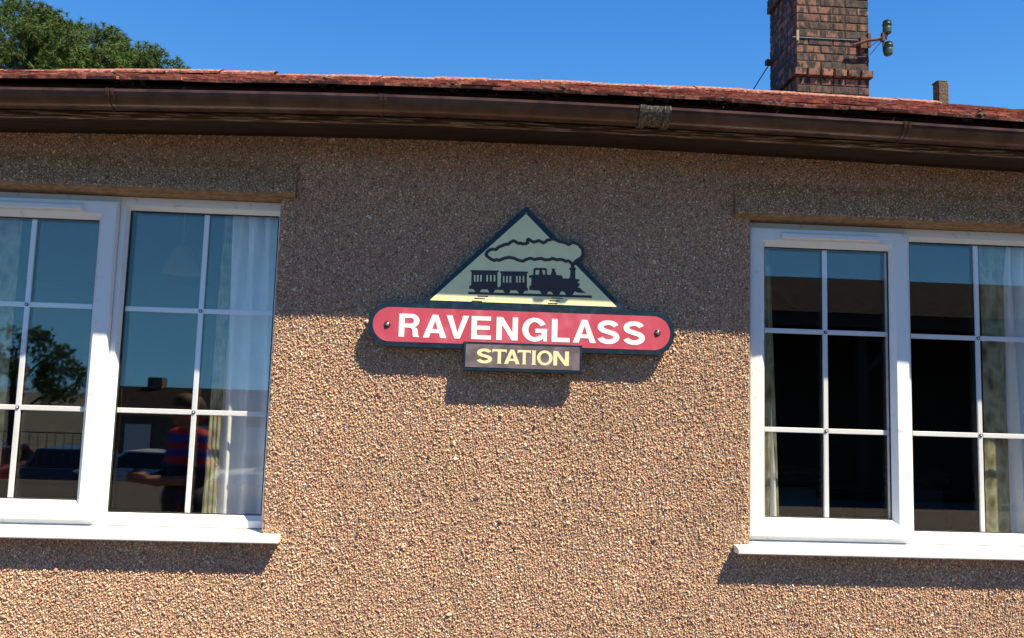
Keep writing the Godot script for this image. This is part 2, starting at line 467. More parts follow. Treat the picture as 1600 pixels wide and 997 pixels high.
func build_window(b: Node3D, which: int) -> void:
	var x0: float = WIN[which][0]
	var x1: float = WIN[which][1]
	var xm := x0 + 0.622                       # where sash and fixed light meet
	var s := MB.new()
	var pr := [Vector2(-0.10, 1.100), Vector2(0.050, 1.100), Vector2(0.058, 1.1005), Vector2(0.060, 1.104), Vector2(0.060, 1.116), Vector2(0.054, 1.1215), Vector2(-0.055, 1.130), Vector2(-0.10, 1.132)]
	var sx0 := x0 - 0.058
	var sx1 := x1 + 0.067
	for i in pr.size():
		var p: Vector2 = pr[i]; var q: Vector2 = pr[(i + 1) % pr.size()]
		s.quad(Vector3(sx0, p.y, p.x), Vector3(sx1, p.y, p.x), Vector3(sx1, q.y, q.x), Vector3(sx0, q.y, q.x))
	for i in range(1, pr.size() - 1):
		var p: Vector2 = pr[0]; var q: Vector2 = pr[i]; var r: Vector2 = pr[i + 1]
		s.tri(Vector3(sx1, p.y, p.x), Vector3(sx1, q.y, q.x), Vector3(sx1, r.y, r.x))
		s.tri(Vector3(sx0, p.y, p.x), Vector3(sx0, r.y, r.x), Vector3(sx0, q.y, q.x))
	var win := node_part("window", b)
	win.set_meta("label", "white framed casement window %s of the sign" % ["left", "right"][which])
	put("sill", s.mesh(), M.pvc, win)
	# fixed light on the right and the frame round the sash on the left
	var lo := 1.1325
	mitred(win, [[xm - 0.004, lo, x1 - 0.002, WY1 - 0.002, -0.12], [xm - 0.004, lo, x1 - 0.002, WY1 - 0.002, -0.064], [xm - 0.002, lo + 0.002, x1 - 0.004, WY1 - 0.004, -0.062],
		[xm + 0.0165, 1.158, x1 - 0.014, 2.284, -0.062], [xm + 0.026, 1.175, x1 - 0.023, 2.269, -0.083], [xm + 0.026, 1.175, x1 - 0.023, 2.269, -0.092]], M.pvc, ["frame_rail", "frame_rail", "mullion", "frame_jamb"])
	mitred(win, [[x0 + 0.002, lo, xm - 0.005, WY1 - 0.002, -0.12], [x0 + 0.002, lo, xm - 0.005, WY1 - 0.002, -0.064], [x0 + 0.004, lo + 0.002, xm - 0.007, WY1 - 0.004, -0.062],
		[x0 + 0.045, 1.19, xm - 0.045, 2.25, -0.062], [x0 + 0.045, 1.19, xm - 0.045, 2.25, -0.12]], M.pvc, ["frame_rail", "frame_rail", "frame_jamb", "mullion"])
	# opening sash, proud of the frame
	var a0 := x0 + 0.010
	var a1 := xm - 0.003
	mitred(win, [[a0, 1.152, a1, 2.292, -0.061], [a0, 1.152, a1, 2.292, -0.038], [a0 + 0.004, 1.156, a1 - 0.004, 2.288, -0.033], [a0 + 0.012, 1.164, a1 - 0.012, 2.280, -0.032],
		[a0 + 0.046, 1.200, a1 - 0.050, 2.243, -0.031], [a0 + 0.062, 1.217, a1 - 0.066, 2.222, -0.050], [a0 + 0.062, 1.217, a1 - 0.066, 2.222, -0.085]], M.pvc, ["sash_rail", "sash_rail", "sash_stile", "sash_stile"])
	var lights := [[a0 + 0.060, 1.215, a1 - 0.064, 2.224, -0.060], [xm + 0.024, 1.173, x1 - 0.021, 2.271, -0.087]]
	for l in lights:
		var gx := [l[0] + 0.002, l[1] + 0.002, l[2] - 0.002, l[3] - 0.002]
		mitred(win, [[gx[0], gx[1], gx[2], gx[3], l[4] + 0.0045], [gx[0] + 0.004, gx[1] + 0.004, gx[2] - 0.004, gx[3] - 0.004, l[4] + 0.0035], [gx[0] + 0.004, gx[1] + 0.004, gx[2] - 0.004, gx[3] - 0.004, l[4] + 0.0003]], M.dark, ["gasket", "gasket", "gasket", "gasket"])
		for z in [l[4], l[4] - 0.020]:
			var g := MB.new()
			g.box(Vector3(l[0], l[1], z - 0.004), Vector3(l[2], l[3], z))
			put("pane", g.mesh(), M.glass, win)
		var zc: float = l[4] - 0.0115
		var cx: float = (l[0] + l[2]) * 0.5 + (0.003 if l == lights[1] else 0.0)
		var gb := MB.new()
		gb.box(Vector3(cx - 0.009, l[1], zc - 0.004), Vector3(cx + 0.009, l[3], zc + 0.004), 0.0015)
		put("glazing_bar", gb.mesh(), M.bar, win)
		for yy in [1.536, 1.906]:
			for seg in [[l[0], cx - 0.0092], [cx + 0.0092, l[2]]]:
				gb = MB.new()
				gb.box(Vector3(seg[0], yy - 0.009, zc - 0.004), Vector3(seg[1], yy + 0.009, zc + 0.004), 0.0015)
				put("glazing_bar", gb.mesh(), M.bar, win)
			var bt := MB.new()
			bt.lathe(Vector3.ZERO, [[0.0065, 0.0], [0.0065, 0.0035], [0.0045, 0.0042], [0.0, 0.0042]], 14)
			var stud := put("bar_stud", bt.mesh(), M.dark, win, Transform3D(Basis(Vector3.RIGHT, PI / 2), Vector3(cx, yy, zc + 0.004)))
			bt = MB.new()
			bt.lathe(Vector3.ZERO, [[0.003, 0.0042], [0.002, 0.0052], [0.0, 0.0053]], 12)
			put("stud_cap", bt.mesh(), M.bar, win, stud.transform)
	for q in [[Vector3(x0 + 0.0005, 1.1345, -0.299), Vector3(x0 + 0.008, 2.3135, -0.121)], [Vector3(x1 - 0.008, 1.1345, -0.299), Vector3(x1 - 0.0005, 2.3135, -0.121)], [Vector3(x0 + 0.0005, 1.1225, -0.299), Vector3(x1 - 0.0005, 1.134, -0.121)], [Vector3(x0 + 0.0005, 2.314, -0.299), Vector3(x1 - 0.0005, 2.3175, -0.121)]]:
		var rv := MB.new()
		rv.box(q[0], q[1])
		put("reveal_lining", rv.mesh(), M.bar, win)
	# trickle vent on the head of the sash
	var v := MB.new()
	var vx0 := a0 + 0.117
	var vx1 := a1 - 0.117
	var vp := [Vector2(-0.0322, 2.250), Vector2(-0.014, 2.250), Vector2(-0.011, 2.253), Vector2(-0.013, 2.268), Vector2(-0.020, 2.2725), Vector2(-0.0322, 2.2725)]
	for i in vp.size():
		var p: Vector2 = vp[i]; var q: Vector2 = vp[(i + 1) % vp.size()]
		v.quad(Vector3(vx0, p.y, p.x), Vector3(vx1, p.y, p.x), Vector3(vx1, q.y, q.x), Vector3(vx0, q.y, q.x))
	for i in range(1, vp.size() - 1):
		var p: Vector2 = vp[0]; var q: Vector2 = vp[i]; var r: Vector2 = vp[i + 1]
		v.tri(Vector3(vx1, p.y, p.x), Vector3(vx1, q.y, q.x), Vector3(vx1, r.y, r.x))
		v.tri(Vector3(vx0, p.y, p.x), Vector3(vx0, r.y, r.x), Vector3(vx0, q.y, q.x))
	put("trickle_vent", v.mesh(), M.bar, win)

# a profile (z, y) swept along x, following the sag of the eaves
func swept(prof: Array, x0: float, x1: float, pieces: int, closed := true, smooth := false) -> MB:
	var m := MB.new()
	var cnt := prof.size() if closed else prof.size() - 1
	for k in pieces:
		var xa := lerpf(x0, x1, float(k) / pieces)
		var xb := lerpf(x0, x1, float(k + 1) / pieces)
		var da := eave_dip(xa); var db := eave_dip(xb)
		for i in cnt:
			var p: Vector2 = prof[i]; var q: Vector2 = prof[(i + 1) % prof.size()]
			var pts := [Vector3(xa, p.y + da, p.x), Vector3(xb, p.y + db, p.x), Vector3(xb, q.y + db, q.x), Vector3(xa, q.y + da, q.x)]
			if smooth:
				var ns := []
				for j in [i, (i + 1) % prof.size()]:
					var a: Vector2 = prof[maxi(j - 1, 0)]; var c: Vector2 = prof[mini(j + 1, prof.size() - 1)]
					var d := (c - a).normalized()
					ns.append(Vector3(0, -d.x, d.y))
				m.strip(pts[0], pts[1], pts[2], pts[3], ns[0], ns[0], ns[1], ns[1])
			else:
				m.quad(pts[0], pts[1], pts[2], pts[3])
	return m

func build_eaves(b: Node3D) -> void:
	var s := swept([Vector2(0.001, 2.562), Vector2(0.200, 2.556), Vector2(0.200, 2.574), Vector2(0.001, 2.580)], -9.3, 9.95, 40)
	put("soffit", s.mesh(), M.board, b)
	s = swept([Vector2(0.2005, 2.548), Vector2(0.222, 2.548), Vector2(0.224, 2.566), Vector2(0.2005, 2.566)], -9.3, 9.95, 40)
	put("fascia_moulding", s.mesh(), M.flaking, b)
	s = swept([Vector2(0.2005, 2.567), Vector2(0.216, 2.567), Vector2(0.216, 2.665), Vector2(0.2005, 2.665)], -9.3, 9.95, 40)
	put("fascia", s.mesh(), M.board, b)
	# half-round gutter in lengths, joined by unions
	var g := node_part("gutter", b)
	var cut := [-9.3, -5.2, -3.2, -1.198, -0.321, 0.58, 1.440, 3.4, 5.4, 9.95]
	var r := 0.049
	var cz := 0.292
	var cy := 2.599
	for i in cut.size() - 1:
		var prof := []
		prof.append(Vector2(cz + r - 0.004, cy - 0.004)); prof.append(Vector2(cz + r - 0.004, cy + 0.003)); prof.append(Vector2(cz + r + 0.002, cy + 0.003)); prof.append(Vector2(cz + r + 0.003, cy - 0.003))
		var m := swept([Vector2(cz + r - 0.005, cy - 0.006), Vector2(cz + r + 0.003, cy - 0.006), Vector2(cz + r + 0.003, cy + 0.002), Vector2(cz + r - 0.001, cy + 0.004), Vector2(cz + r - 0.005, cy + 0.002)], cut[i] + 0.001, cut[i + 1] - 0.001, 8)
		var arc := []
		for k in 17:
			var a := PI * k / 16.0
			arc.append(Vector2(cz - r * cos(a), cy - r * sin(a)))
		var outer := swept(arc, cut[i] + 0.001, cut[i + 1] - 0.001, 8, false, true)
		m.v.append_array(outer.v); m.n.append_array(outer.n); m.c.append_array(outer.c)
		arc = []
		for k in 17:
			var a := PI * k / 16.0
			arc.append(Vector2(cz + (r - 0.003) * cos(a), cy - (r - 0.003) * sin(a)))
		var inner := swept(arc, cut[i] + 0.001, cut[i + 1] - 0.001, 8, false, true)
		m.v.append_array(inner.v); m.n.append_array(inner.n); m.c.append_array(inner.c)
		put("gutter_length", m.mesh(), M.gutter, g)
	for i in range(1, cut.size() - 1):
		var x: float = cut[i]
		var wide := 0.052 if i == 5 else 0.0135
		var rr := r + 0.006
		for part in ([[x - wide, x - wide + 0.022, rr + 0.003], [x - wide + 0.0225, x + wide - 0.0225, rr - 0.002], [x + wide - 0.022, x + wide, rr + 0.003]] if i == 5 else [[x - wide, x - 0.003, rr], [x + 0.003, x + wide, rr - 0.0015], [x - 0.003, x + 0.003, rr - 0.004]]):
			var arc := []
			for k in 17:
				var a := PI * k / 16.0
				arc.append(Vector2(cz - part[2] * cos(a), cy + 0.004 - part[2] * sin(a)))
			for k in 17:
				var a := PI - PI * k / 16.0
				arc.append(Vector2(cz - (r + 0.0005) * cos(a), cy + 0.004 - (r + 0.0005) * sin(a)))
			var m := swept(arc, part[0], part[1], 1)
			for side in 2:                                    # the two end faces
				var xe: float = part[side]
				var de := eave_dip(xe)
				for k in 16:
					var q := [arc[k], arc[k + 1], arc[32 - k], arc[33 - k]]
					var w := []
					for e in q: w.append(Vector3(xe, e.y + de, e.x))
					if side == 0: m.quad(w[0], w[1], w[2], w[3])
					else: m.quad(w[3], w[2], w[1], w[0])
			put("gutter_union", m.mesh(), M.joint if i == 5 else M.gutter, g)

func build_roof(b: Node3D) -> void:
	var d := MB.new()
	var n := 24
	for i in n:
		var xa := lerpf(-9.4, 4.03, float(i) / n); var xb := lerpf(-9.4, 4.03, float(i + 1) / n)
		var dn := Vector3(0, -0.03, 0)
		d.quad(roof_at(xa, 0.004) + dn, roof_at(xb, 0.004) + dn, roof_at(xb, 1) + dn, roof_at(xa, 1) + dn)
		d.quad(roof_at(xb, 1) + dn, Vector3(xb, 2.6, -8.27), Vector3(xa, 2.6, -8.27), roof_at(xa, 1) + dn)
	var e := roof_at(4.03, 1) + Vector3(0, -0.03, 0)
	for i in 8:
		var xa := lerpf(4.03, 9.88, float(i) / 8); var xb := lerpf(4.03, 9.88, float(i + 1) / 8)
		d.tri(roof_at(xa, 0.004) + Vector3(0, -0.03, 0), roof_at(xb, 0.004) + Vector3(0, -0.03, 0), e)
	d.tri(roof_at(9.88, 0.004) + Vector3(0, -0.03, 0), Vector3(9.88, 2.6, -8.27), e)
	d.tri(Vector3(9.88, 2.6, -8.27), Vector3(4.03, 2.6, -8.27), e)
	d.quad(Vector3(-9.4, 2.6, -8.27), Vector3(9.88, 2.6, -8.27), Vector3(9.88, 2.59, 0.2), Vector3(-9.4, 2.59, 0.2))
	d.tri(roof_at(-9.4, 0.004), roof_at(-9.4, 1), Vector3(-9.4, 2.6, -8.27))
	var roof := put("roof", d.mesh(), M.deck, b)
	# tiles, laid in courses
	var shapes: Array[ArrayMesh] = []
	for k in 6:
		var m := MB.new()
		var hw := 0.5
		var front: Array[Vector3] = []
		for j in 5:
			front.append(Vector3(lerpf(-hw, hw, j / 4.0), 0, rng.randf_range(-0.012, 0.010)))
		for j in 4:
			var a := front[j]; var c := front[j + 1]
			var ba := Vector3(a.x, -0.010, -0.30); var bc := Vector3(c.x, -0.010, -0.30)
			var up := Vector3(0, 0.0095, 0)
			m.quad(a + up, c + up, bc + up, ba + up)
			m.quad(a, c, c + up, a + up)
			m.quad(ba, bc, c, a)
		m.quad(front[4], Vector3(hw, -0.010, -0.30), Vector3(hw, -0.0005, -0.30), front[4] + Vector3(0, 0.0095, 0))
		m.quad(Vector3(-hw, -0.010, -0.30), front[0], front[0] + Vector3(0, 0.0095, 0), Vector3(-hw, -0.0005, -0.30))
		shapes.append(m.mesh())
	var slope := (roof_at(0, 1) - roof_at(0, 0))
	var length := slope.length()
	var along := slope / length
	var courses := 25
	var rest := MB.new()
	var count := 0
	for i in courses:
		var s := (i * 0.186) / length
		var z := lerpf(0.27, -4.0, s)
		var right := 4.03 + (z + 4.0) * 1.37
		var x := -9.4 + (0.1 if i % 2 else 0.0)
		while x < right - 0.03:
			var wid := minf(0.21 * rng.randf_range(0.9, 1.08), right - x)
			var p := roof_at(x + wid * 0.5, s)
			var lift := 0.022 + rng.randf_range(-0.002, 0.004) + (0.010 if rng.randf() < 0.07 else 0.0)
			var tilt := rng.randf_range(-0.018, 0.018)
			var bs := Basis(Vector3(1, (eave_dip(x + wid) - eave_dip(x)) / wid * (1.0 - s) + tilt, 0).normalized(), Vector3.ZERO, -along)
			bs.y = bs.z.cross(bs.x).normalized()
			var xf := Transform3D(bs.scaled_local(Vector3(wid - 0.004, 1, 1)), p + bs.y * lift)
			var kind := rng.randi() % 6
			if count < 296 and x > -2.1 - s * 2.2 and x < 2.3 + s * 2.6 and i < 12:
				put("tile", shapes[kind], M.tiles[rng.randi() % 6], roof, xf)
				count += 1
			else:
				var arr := shapes[kind].surface_get_arrays(0)
				for q in arr[Mesh.ARRAY_VERTEX].size():
					rest.v.append(xf * arr[Mesh.ARRAY_VERTEX][q]); rest.n.append((bs * arr[Mesh.ARRAY_NORMAL][q]).normalized()); rest.c.append(Color.WHITE)
			x += wid
	put("tile_field", rest.mesh(), M.tiles[1], roof).set_meta("kind", "stuff")
	# ridge tiles
	var x := -9.4
	while x < 4.0:
		var l := minf(0.45, 4.03 - x)
		var m := MB.new()
		var lift := rng.randf_range(-0.006, 0.010) + (0.02 if x < -1.95 else 0.0)
		var prof := [Vector2(0.15, -0.062), Vector2(0.152, -0.046), Vector2(0.06, 0.006), Vector2(0.0, 0.026), Vector2(-0.06, 0.006), Vector2(-0.152, -0.046), Vector2(-0.15, -0.062)]
		for i in prof.size() - 1:
			var p: Vector2 = prof[i]; var q: Vector2 = prof[i + 1]
			var ya := ridge_y(x) + 0.03 + lift; var yb := ridge_y(x + l) + 0.03 + lift
			m.quad(Vector3(x + 0.003, p.y + ya, -4 + p.x), Vector3(x + l - 0.003, p.y + yb, -4 + p.x), Vector3(x + l - 0.003, q.y + yb, -4 + q.x), Vector3(x + 0.003, q.y + ya, -4 + q.x))
		put("ridge_tile", m.mesh(), M.ridge, roof)
		x += l
	var bed := MB.new()
	for i in 30:
		var xa := lerpf(-9.4, 4.02, i / 30.0); var xb := lerpf(-9.4, 4.02, (i + 1) / 30.0)
		var pr := [Vector2(0.135, -0.075), Vector2(0.125, -0.045), Vector2(0.0, 0.018), Vector2(-0.125, -0.045), Vector2(-0.135, -0.075)]
		for k in 4:
			bed.quad(Vector3(xa, ridge_y(xa) + 0.03 + pr[k].y, -4 + pr[k].x), Vector3(xb, ridge_y(xb) + 0.03 + pr[k].y, -4 + pr[k].x), Vector3(xb, ridge_y(xb) + 0.03 + pr[k + 1].y, -4 + pr[k + 1].x), Vector3(xa, ridge_y(xa) + 0.03 + pr[k + 1].y, -4 + pr[k + 1].x))
	put("ridge_mortar", bed.mesh(), M.mortar, roof)
	# hip tiles running down to the right
	for i in 13:
		var a := roof_at(4.03 + i * 0.452, 1.0 - i * 0.33 / 4.27); var c := roof_at(4.03 + (i + 1) * 0.452, 1.0 - (i + 1) * 0.33 / 4.27)
		var m := MB.new()
		m.tube([a + Vector3(0, -0.012, 0), c + Vector3(0, -0.006, 0)], [0.045, 0.048], 10)
		put("hip_tile", m.mesh(), M.hip, roof)
	# moss lumps along the eaves
	for q in [[-0.10, 0.3], [0.62, 0.5], [0.86, 0.4], [1.30, 0.5], [1.72, 0.45], [-0.55, 0.25], [-1.2, 0.25], [0.22, 0.25], [1.05, 0.3]]:
		var m := MB.new()
		var p := roof_at(q[0], 0.012) + Vector3(0, 0.014, 0.0)
		for k in 26:
			var c := p + Vector3(rng.randfn() * 0.035, rng.randf_range(-0.004, 0.012), rng.randfn() * 0.02)
			var rr := rng.randf_range(0.005, 0.012) * (0.7 + float(q[1]))
			m.lathe(c, [[0.0, -rr * 0.7], [rr * 0.9, -rr * 0.2], [rr, rr * 0.2], [rr * 0.5, rr * 0.75], [0.0, rr * 0.85]], 7)
		put("moss_clump", m.mesh(), M.moss, roof)

func build_chimney(b: Node3D) -> void:
	var x0 := 2.848
	var z1 := -4.15
	var side := 0.675
	var core := MB.new()
	core.box(Vector3(x0 + 0.004, 3.9, z1 - side + 0.004), Vector3(x0 + side - 0.004, 5.95, z1 - 0.004))
	var ch := put("chimney", core.mesh(), M.soot, b)
	var make := func(l: float, dep: float) -> ArrayMesh:
		var m := MB.new()
		m.box(Vector3(-l / 2, -0.0325, -dep / 2), Vector3(l / 2, 0.0325, dep / 2), 0.004)
		return m.mesh()
	var full: ArrayMesh = make.call(0.217, 0.1)
	var half: ArrayMesh = make.call(0.1045, 0.1)
	for c in range(-3, 23):
		var y := 4.30 + c * 0.075
		var out := 0.0
		if c == 5: out = 0.035            # the projecting course above the roof
		if c == 17 or c == 18: out = 0.03  # and the band near the top
		for face in 2:
			var odd := posmod(c + face, 2) == 1
			var spans := []
			if c == 5: for k in 6: spans.append([k * 0.1125 + 0.054, true])
			elif odd: spans = [[0.054, true], [0.225, false], [0.45, false], [0.6215, true]]
			else: spans = [[0.1105, false], [0.3375, false], [0.5645, false]]
			for sp in spans:
				var t := Transform3D()
				var jit := rng.randf_range(-0.002, 0.002)
				if face == 0:
					t.origin = Vector3(x0 + sp[0] + out * (sp[0] / side * 2 - 1), y, z1 - 0.05 + out + jit)
				else:
					t.basis = Basis(Vector3.UP, PI / 2)
					t.origin = Vector3(x0 + 0.05 - out + jit, y, z1 - sp[0] - (0.002 if out == 0.0 else 0.0))
					if out == 0.0 and sp == spans[0]: t.origin.x += 0.001
				put("brick", half if sp[1] else full, M.bricks[rng.randi() % 7], ch, t)
	var f := MB.new()
	f.box(Vector3(x0 - 0.03, 4.1, z1 - side - 0.02), Vector3(x0 + side + 0.03, 4.415, z1 + 0.02), 0.008)
	put("flashing", f.mesh(), M.ridge, ch)
	var cap := MB.new()
	cap.box(Vector3(x0 - 0.05, 5.955, z1 - side - 0.05), Vector3(x0 + side + 0.05, 6.03, z1 + 0.05), 0.012)
	put("capping", cap.mesh(), M.stone, ch)
	cap = MB.new()
	cap.lathe(Vector3(x0 + 0.33, 6.03, z1 - 0.33), [[0.14, 0.0], [0.12, 0.03], [0.11, 0.3], [0.13, 0.32], [0.13, 0.37], [0.10, 0.37], [0.10, 0.05]])
	put("chimney_pot", cap.mesh(), M.ridge, ch)
	# insulator bracket strapped to the chimney
	var ins := thing("insulator_bracket", "rusty iron bracket with two green ceramic insulators strapped to the chimney", "insulator", Vector3(3.45, 4.97, -4.12))
	var m := MB.new()
	m.box(Vector3(-0.64, 0.030, -0.035), Vector3(0.10, 0.036, -0.019))
	put("strap", m.mesh(), M.steel, ins)
	m = MB.new()
	m.box(Vector3(-0.606, 0.0, -0.03), Vector3(-0.582, 0.10, -0.016), 0.002)
	put("packing_strip", m.mesh(), M.cream_paint, ins)
	m = MB.new()
	m.box(Vector3(-0.02, -0.05, -0.03), Vector3(0.045, 0.06, 0.0), 0.004)
	m.box(Vector3(0.05, -0.035, -0.03), Vector3(0.083, 0.10, -0.002), 0.004)
	put("clamp_plate", m.mesh(), M.iron, ins)
	m = MB.new()
	m.tube([Vector3(-0.10, -0.04, 0.03), Vector3(0.02, 0.0, 0.05), Vector3(0.10, 0.012, 0.05), Vector3(0.19, 0.045, 0.05)], [0.012, 0.014, 0.014, 0.013], 8)
	m.tube([Vector3(0.16, 0.0, 0.05), Vector3(0.165, 0.075, 0.05)], [0.022, 0.02], 8)
	put("arm", m.mesh(), M.iron, ins)
	m = MB.new()
	m.tube([Vector3(0.16, 0.03, 0.05), Vector3(0.20, 0.025, 0.05), Vector3(0.204, 0.06, 0.05), Vector3(0.204, 0.10, 0.05)], [0.008, 0.008, 0.008, 0.008], 8)
	m.tube([Vector3(0.165, 0.01, 0.05), Vector3(0.168, -0.09, 0.05), Vector3(0.178, -0.128, 0.05), Vector3(0.20, -0.138, 0.05), Vector3(0.212, -0.12, 0.05), Vector3(0.213, -0.07, 0.05)], [0.008, 0.008, 0.008, 0.008, 0.008, 0.008], 8)
	put("pin", m.mesh(), M.iron, ins)
	for q in [Vector3(0.204, 0.075, 0.05), Vector3(0.213, -0.125, 0.05)]:
		m = MB.new()
		m.lathe(q, [[0.0, 0.0], [0.03, 0.0], [0.038, 0.008], [0.040, 0.045], [0.034, 0.056], [0.036, 0.066], [0.040, 0.072]], 20)
		var body := put("insulator", m.mesh(), M.ceramic, ins)
		m = MB.new()
		m.lathe(q, [[0.0405, 0.0722], [0.043, 0.085], [0.036, 0.098], [0.037, 0.112], [0.028, 0.122], [0.0, 0.124]], 20)
		put("cap", m.mesh(), M.ceramic_top, body)
	m = MB.new()
	m.tube([Vector3(0.165, 0.03, 0.05), Vector3(0.08, -0.02, -0.02)], [0.003, 0.003], 6)
	m.tube([Vector3(0.165, 0.02, 0.05), Vector3(0.08, -0.10, -0.03)], [0.003, 0.003], 6)
	put("stay_wire", m.mesh(), M.iron, ins)
	var wire := MB.new()
	wire.tube([Vector3(2.83, 5.02, -4.77), Vector3(2.69, 4.79, -4.78), Vector3(2.47, 4.40, -4.8), Vector3(2.36, 4.05, -4.8)], [0.006, 0.006, 0.006, 0.006], 6)
	wire.box(Vector3(2.785, 5.0, -4.80), Vector3(2.846, 5.05, -4.74), 0.004)
	tag(put("guy_wire", wire.mesh(), M.iron), "thin dark wire slanting from the chimney's shaded side to the roof", "wire")
	# stub at the end of the ridge
	var st := MB.new()
	st.box(Vector3(4.06, 4.2, -4.06), Vector3(4.155, 4.575, -3.965), 0.006)
	var cap2 := MB.new()
	cap2.box(Vector3(4.053, 4.5755, -4.067), Vector3(4.150, 4.590, -3.972), 0.005)
	var stub := thing("ridge_post", "short square weathered post standing at the right end of the ridge", "post")
	put("shaft", st.mesh(), M.wood_grey, stub)
	put("cap", cap2.mesh(), M.moss, stub)

func build_rooms(b: Node3D) -> void:
	for q in [[-4.2, 0.05], [0.15, 4.6]]:
		var m := MB.new()
		m.box(Vector3(q[0], 0.30, -4.5), Vector3(q[1], 0.35, -0.301))
		put("floor", m.mesh(), M.carpet, b)
		m = MB.new()
		m.box(Vector3(q[0], 2.57, -4.5), Vector3(q[1], 2.578, -0.301))
		put("ceiling", m.mesh(), M.ceiling, b)
		m = MB.new()
		m.box(Vector3(q[0], 0.351, -4.6), Vector3(q[1], 2.569, -4.501))
		put("inner_wall", m.mesh(), M.plaster, b)
		for x in [q[0] - 0.05, q[1]]:
			m = MB.new()
			m.box(Vector3(x + 0.001, 0.30, -4.6), Vector3(x + 0.049, 2.569, -0.301))
			put("partition", m.mesh(), M.plaster, b)

# ------------------------------------------------------------------ the sign
const U := 0.001
func on_panel(cx: float, cy: float) -> Vector2:      # print on the triangle: measured on its own grid, in metres on the wall
	return Vector2(-0.10304 + cx * 0.00037381 + cy * 0.00001073, 2.23721 - cy * 0.00037728 + cx * 0.00001422)

func trs(pts: Array) -> PackedVector2Array:
	var o := PackedVector2Array()
	for p in pts: o.append(on_panel(p[0], p[1]))
	return o

func stadium(x0: float, x1: float, cy: float, r: float) -> PackedVector2Array:
	var o := PackedVector2Array()
	for k in 25: o.append(Vector2(x1 - r + r * cos(-PI / 2 + PI * k / 24.0), cy + r * sin(-PI / 2 + PI * k / 24.0)))
	for k in 25: o.append(Vector2(x0 + r + r * cos(PI / 2 + PI * k / 24.0), cy + r * sin(PI / 2 + PI * k / 24.0)))
	return o

func ring(cx: float, cy: float, ro: Vector2, ri: Vector2, a0: float, a1: float, n := 20) -> Array:
	var o := []
	for k in n + 1:
		var a := deg_to_rad(lerpf(a0, a1, float(k) / n)); o.append([cx + ro.x * cos(a), cy + ro.y * sin(a)])
	for k in n + 1:
		var a := deg_to_rad(lerpf(a1, a0, float(k) / n)); o.append([cx + ri.x * cos(a), cy + ri.y * sin(a)])
	return o

# bold grotesque capitals, cap height 1: [width, polygon, polygon, ...]
func grotesque(ch: String) -> Array:
	match ch:
		"R": return [0.86, [[0, 0], [0.23, 0], [0.23, 1], [0, 1]], [[0.23, 0.82], [0.5, 0.82], [0.5, 1], [0.23, 1]], [[0.23, 0.4], [0.5, 0.4], [0.5, 0.575], [0.23, 0.575]], ring(0.5, 0.7, Vector2(0.345, 0.3), Vector2(0.11, 0.1235), -90, 90), [[0.46, 0.4], [0.64, 0.425], [0.745, 0.385], [0.79, 0.30], [0.81, 0.10], [0.86, 0], [0.61, 0], [0.585, 0.08], [0.57, 0.28], [0.53, 0.36]]]
		"A": return [0.97, [[0, 0], [0.25, 0], [0.485, 0.74], [0.485, 1], [0.37, 1]], [[0.97, 0], [0.60, 1], [0.485, 1], [0.485, 0.74], [0.72, 0]], [[0.315, 0.20], [0.655, 0.20], [0.602, 0.37], [0.368, 0.37]]]
		"V": return [0.97, [[0, 1], [0.25, 1], [0.485, 0.26], [0.72, 1], [0.97, 1], [0.60, 0], [0.37, 0]]]
		"E": return [0.83, [[0, 0], [0.83, 0], [0.83, 0.18], [0.23, 0.18], [0.23, 0.42], [0.77, 0.42], [0.77, 0.59], [0.23, 0.59], [0.23, 0.82], [0.81, 0.82], [0.81, 1], [0, 1]]]
		"N": return [0.88, [[0, 0], [0, 1], [0.25, 1], [0.66, 0.34], [0.66, 1], [0.88, 1], [0.88, 0], [0.64, 0], [0.22, 0.67], [0.22, 0]]]
		"L": return [0.75, [[0, 0], [0, 1], [0.235, 1], [0.235, 0.185], [0.75, 0.185], [0.75, 0]]]
		"G": return [0.96, ring(0.48, 0.5, Vector2(0.48, 0.52), Vector2(0.245, 0.33), 28, 318, 40), [[0.51, 0.37], [0.96, 0.37], [0.96, 0.545], [0.51, 0.545]], [[0.76, 0.37], [0.96, 0.37], [0.96, 0.0], [0.83, 0.0], [0.81, 0.11], [0.72, 0.2]]]
		"T": return [0.88, [[0, 1], [0.88, 1], [0.88, 0.74], [0.83, 0.80], [0.78, 0.84], [0.54, 0.84], [0.54, 0.07], [0.60, 0], [0.28, 0], [0.34, 0.07], [0.34, 0.84], [0.10, 0.84], [0.05, 0.80], [0, 0.74]]]
		"I": return [0.34, [[0, 0], [0.34, 0], [0.27, 0.07], [0.27, 0.93], [0.34, 1], [0, 1], [0.07, 0.93], [0.07, 0.07]]]
		"O": return [1.0, ring(0.5, 0.5, Vector2(0.5, 0.52), Vector2(0.29, 0.35), -90, 90, 24), ring(0.5, 0.5, Vector2(0.5, 0.52), Vector2(0.29, 0.35), 90, 270, 24)]
	# S: one stroke along a double curve
	var path := []
	for k in 25:
		var a := deg_to_rad(lerpf(14, 252, k / 24.0)); path.append(Vector2(0.42 + 0.305 * cos(a), 0.725 + 0.192 * sin(a)))
	for k in 27:
		var a := deg_to_rad(lerpf(72, -168, k / 26.0)); path.append(Vector2(0.425 + 0.325 * cos(a), 0.285 + 0.202 * sin(a)))
	var l := []
	var r := []
	for k in path.size():
		var d: Vector2 = (path[mini(k + 1, path.size() - 1)] - path[maxi(k - 1, 0)]).normalized()
		var wd := 0.098 + 0.016 * absf(d.y)
		l.append([path[k].x - d.y * wd, path[k].y + d.x * wd]); r.push_front([path[k].x + d.y * wd, path[k].y - d.x * wd])
	return [0.855, l + r]

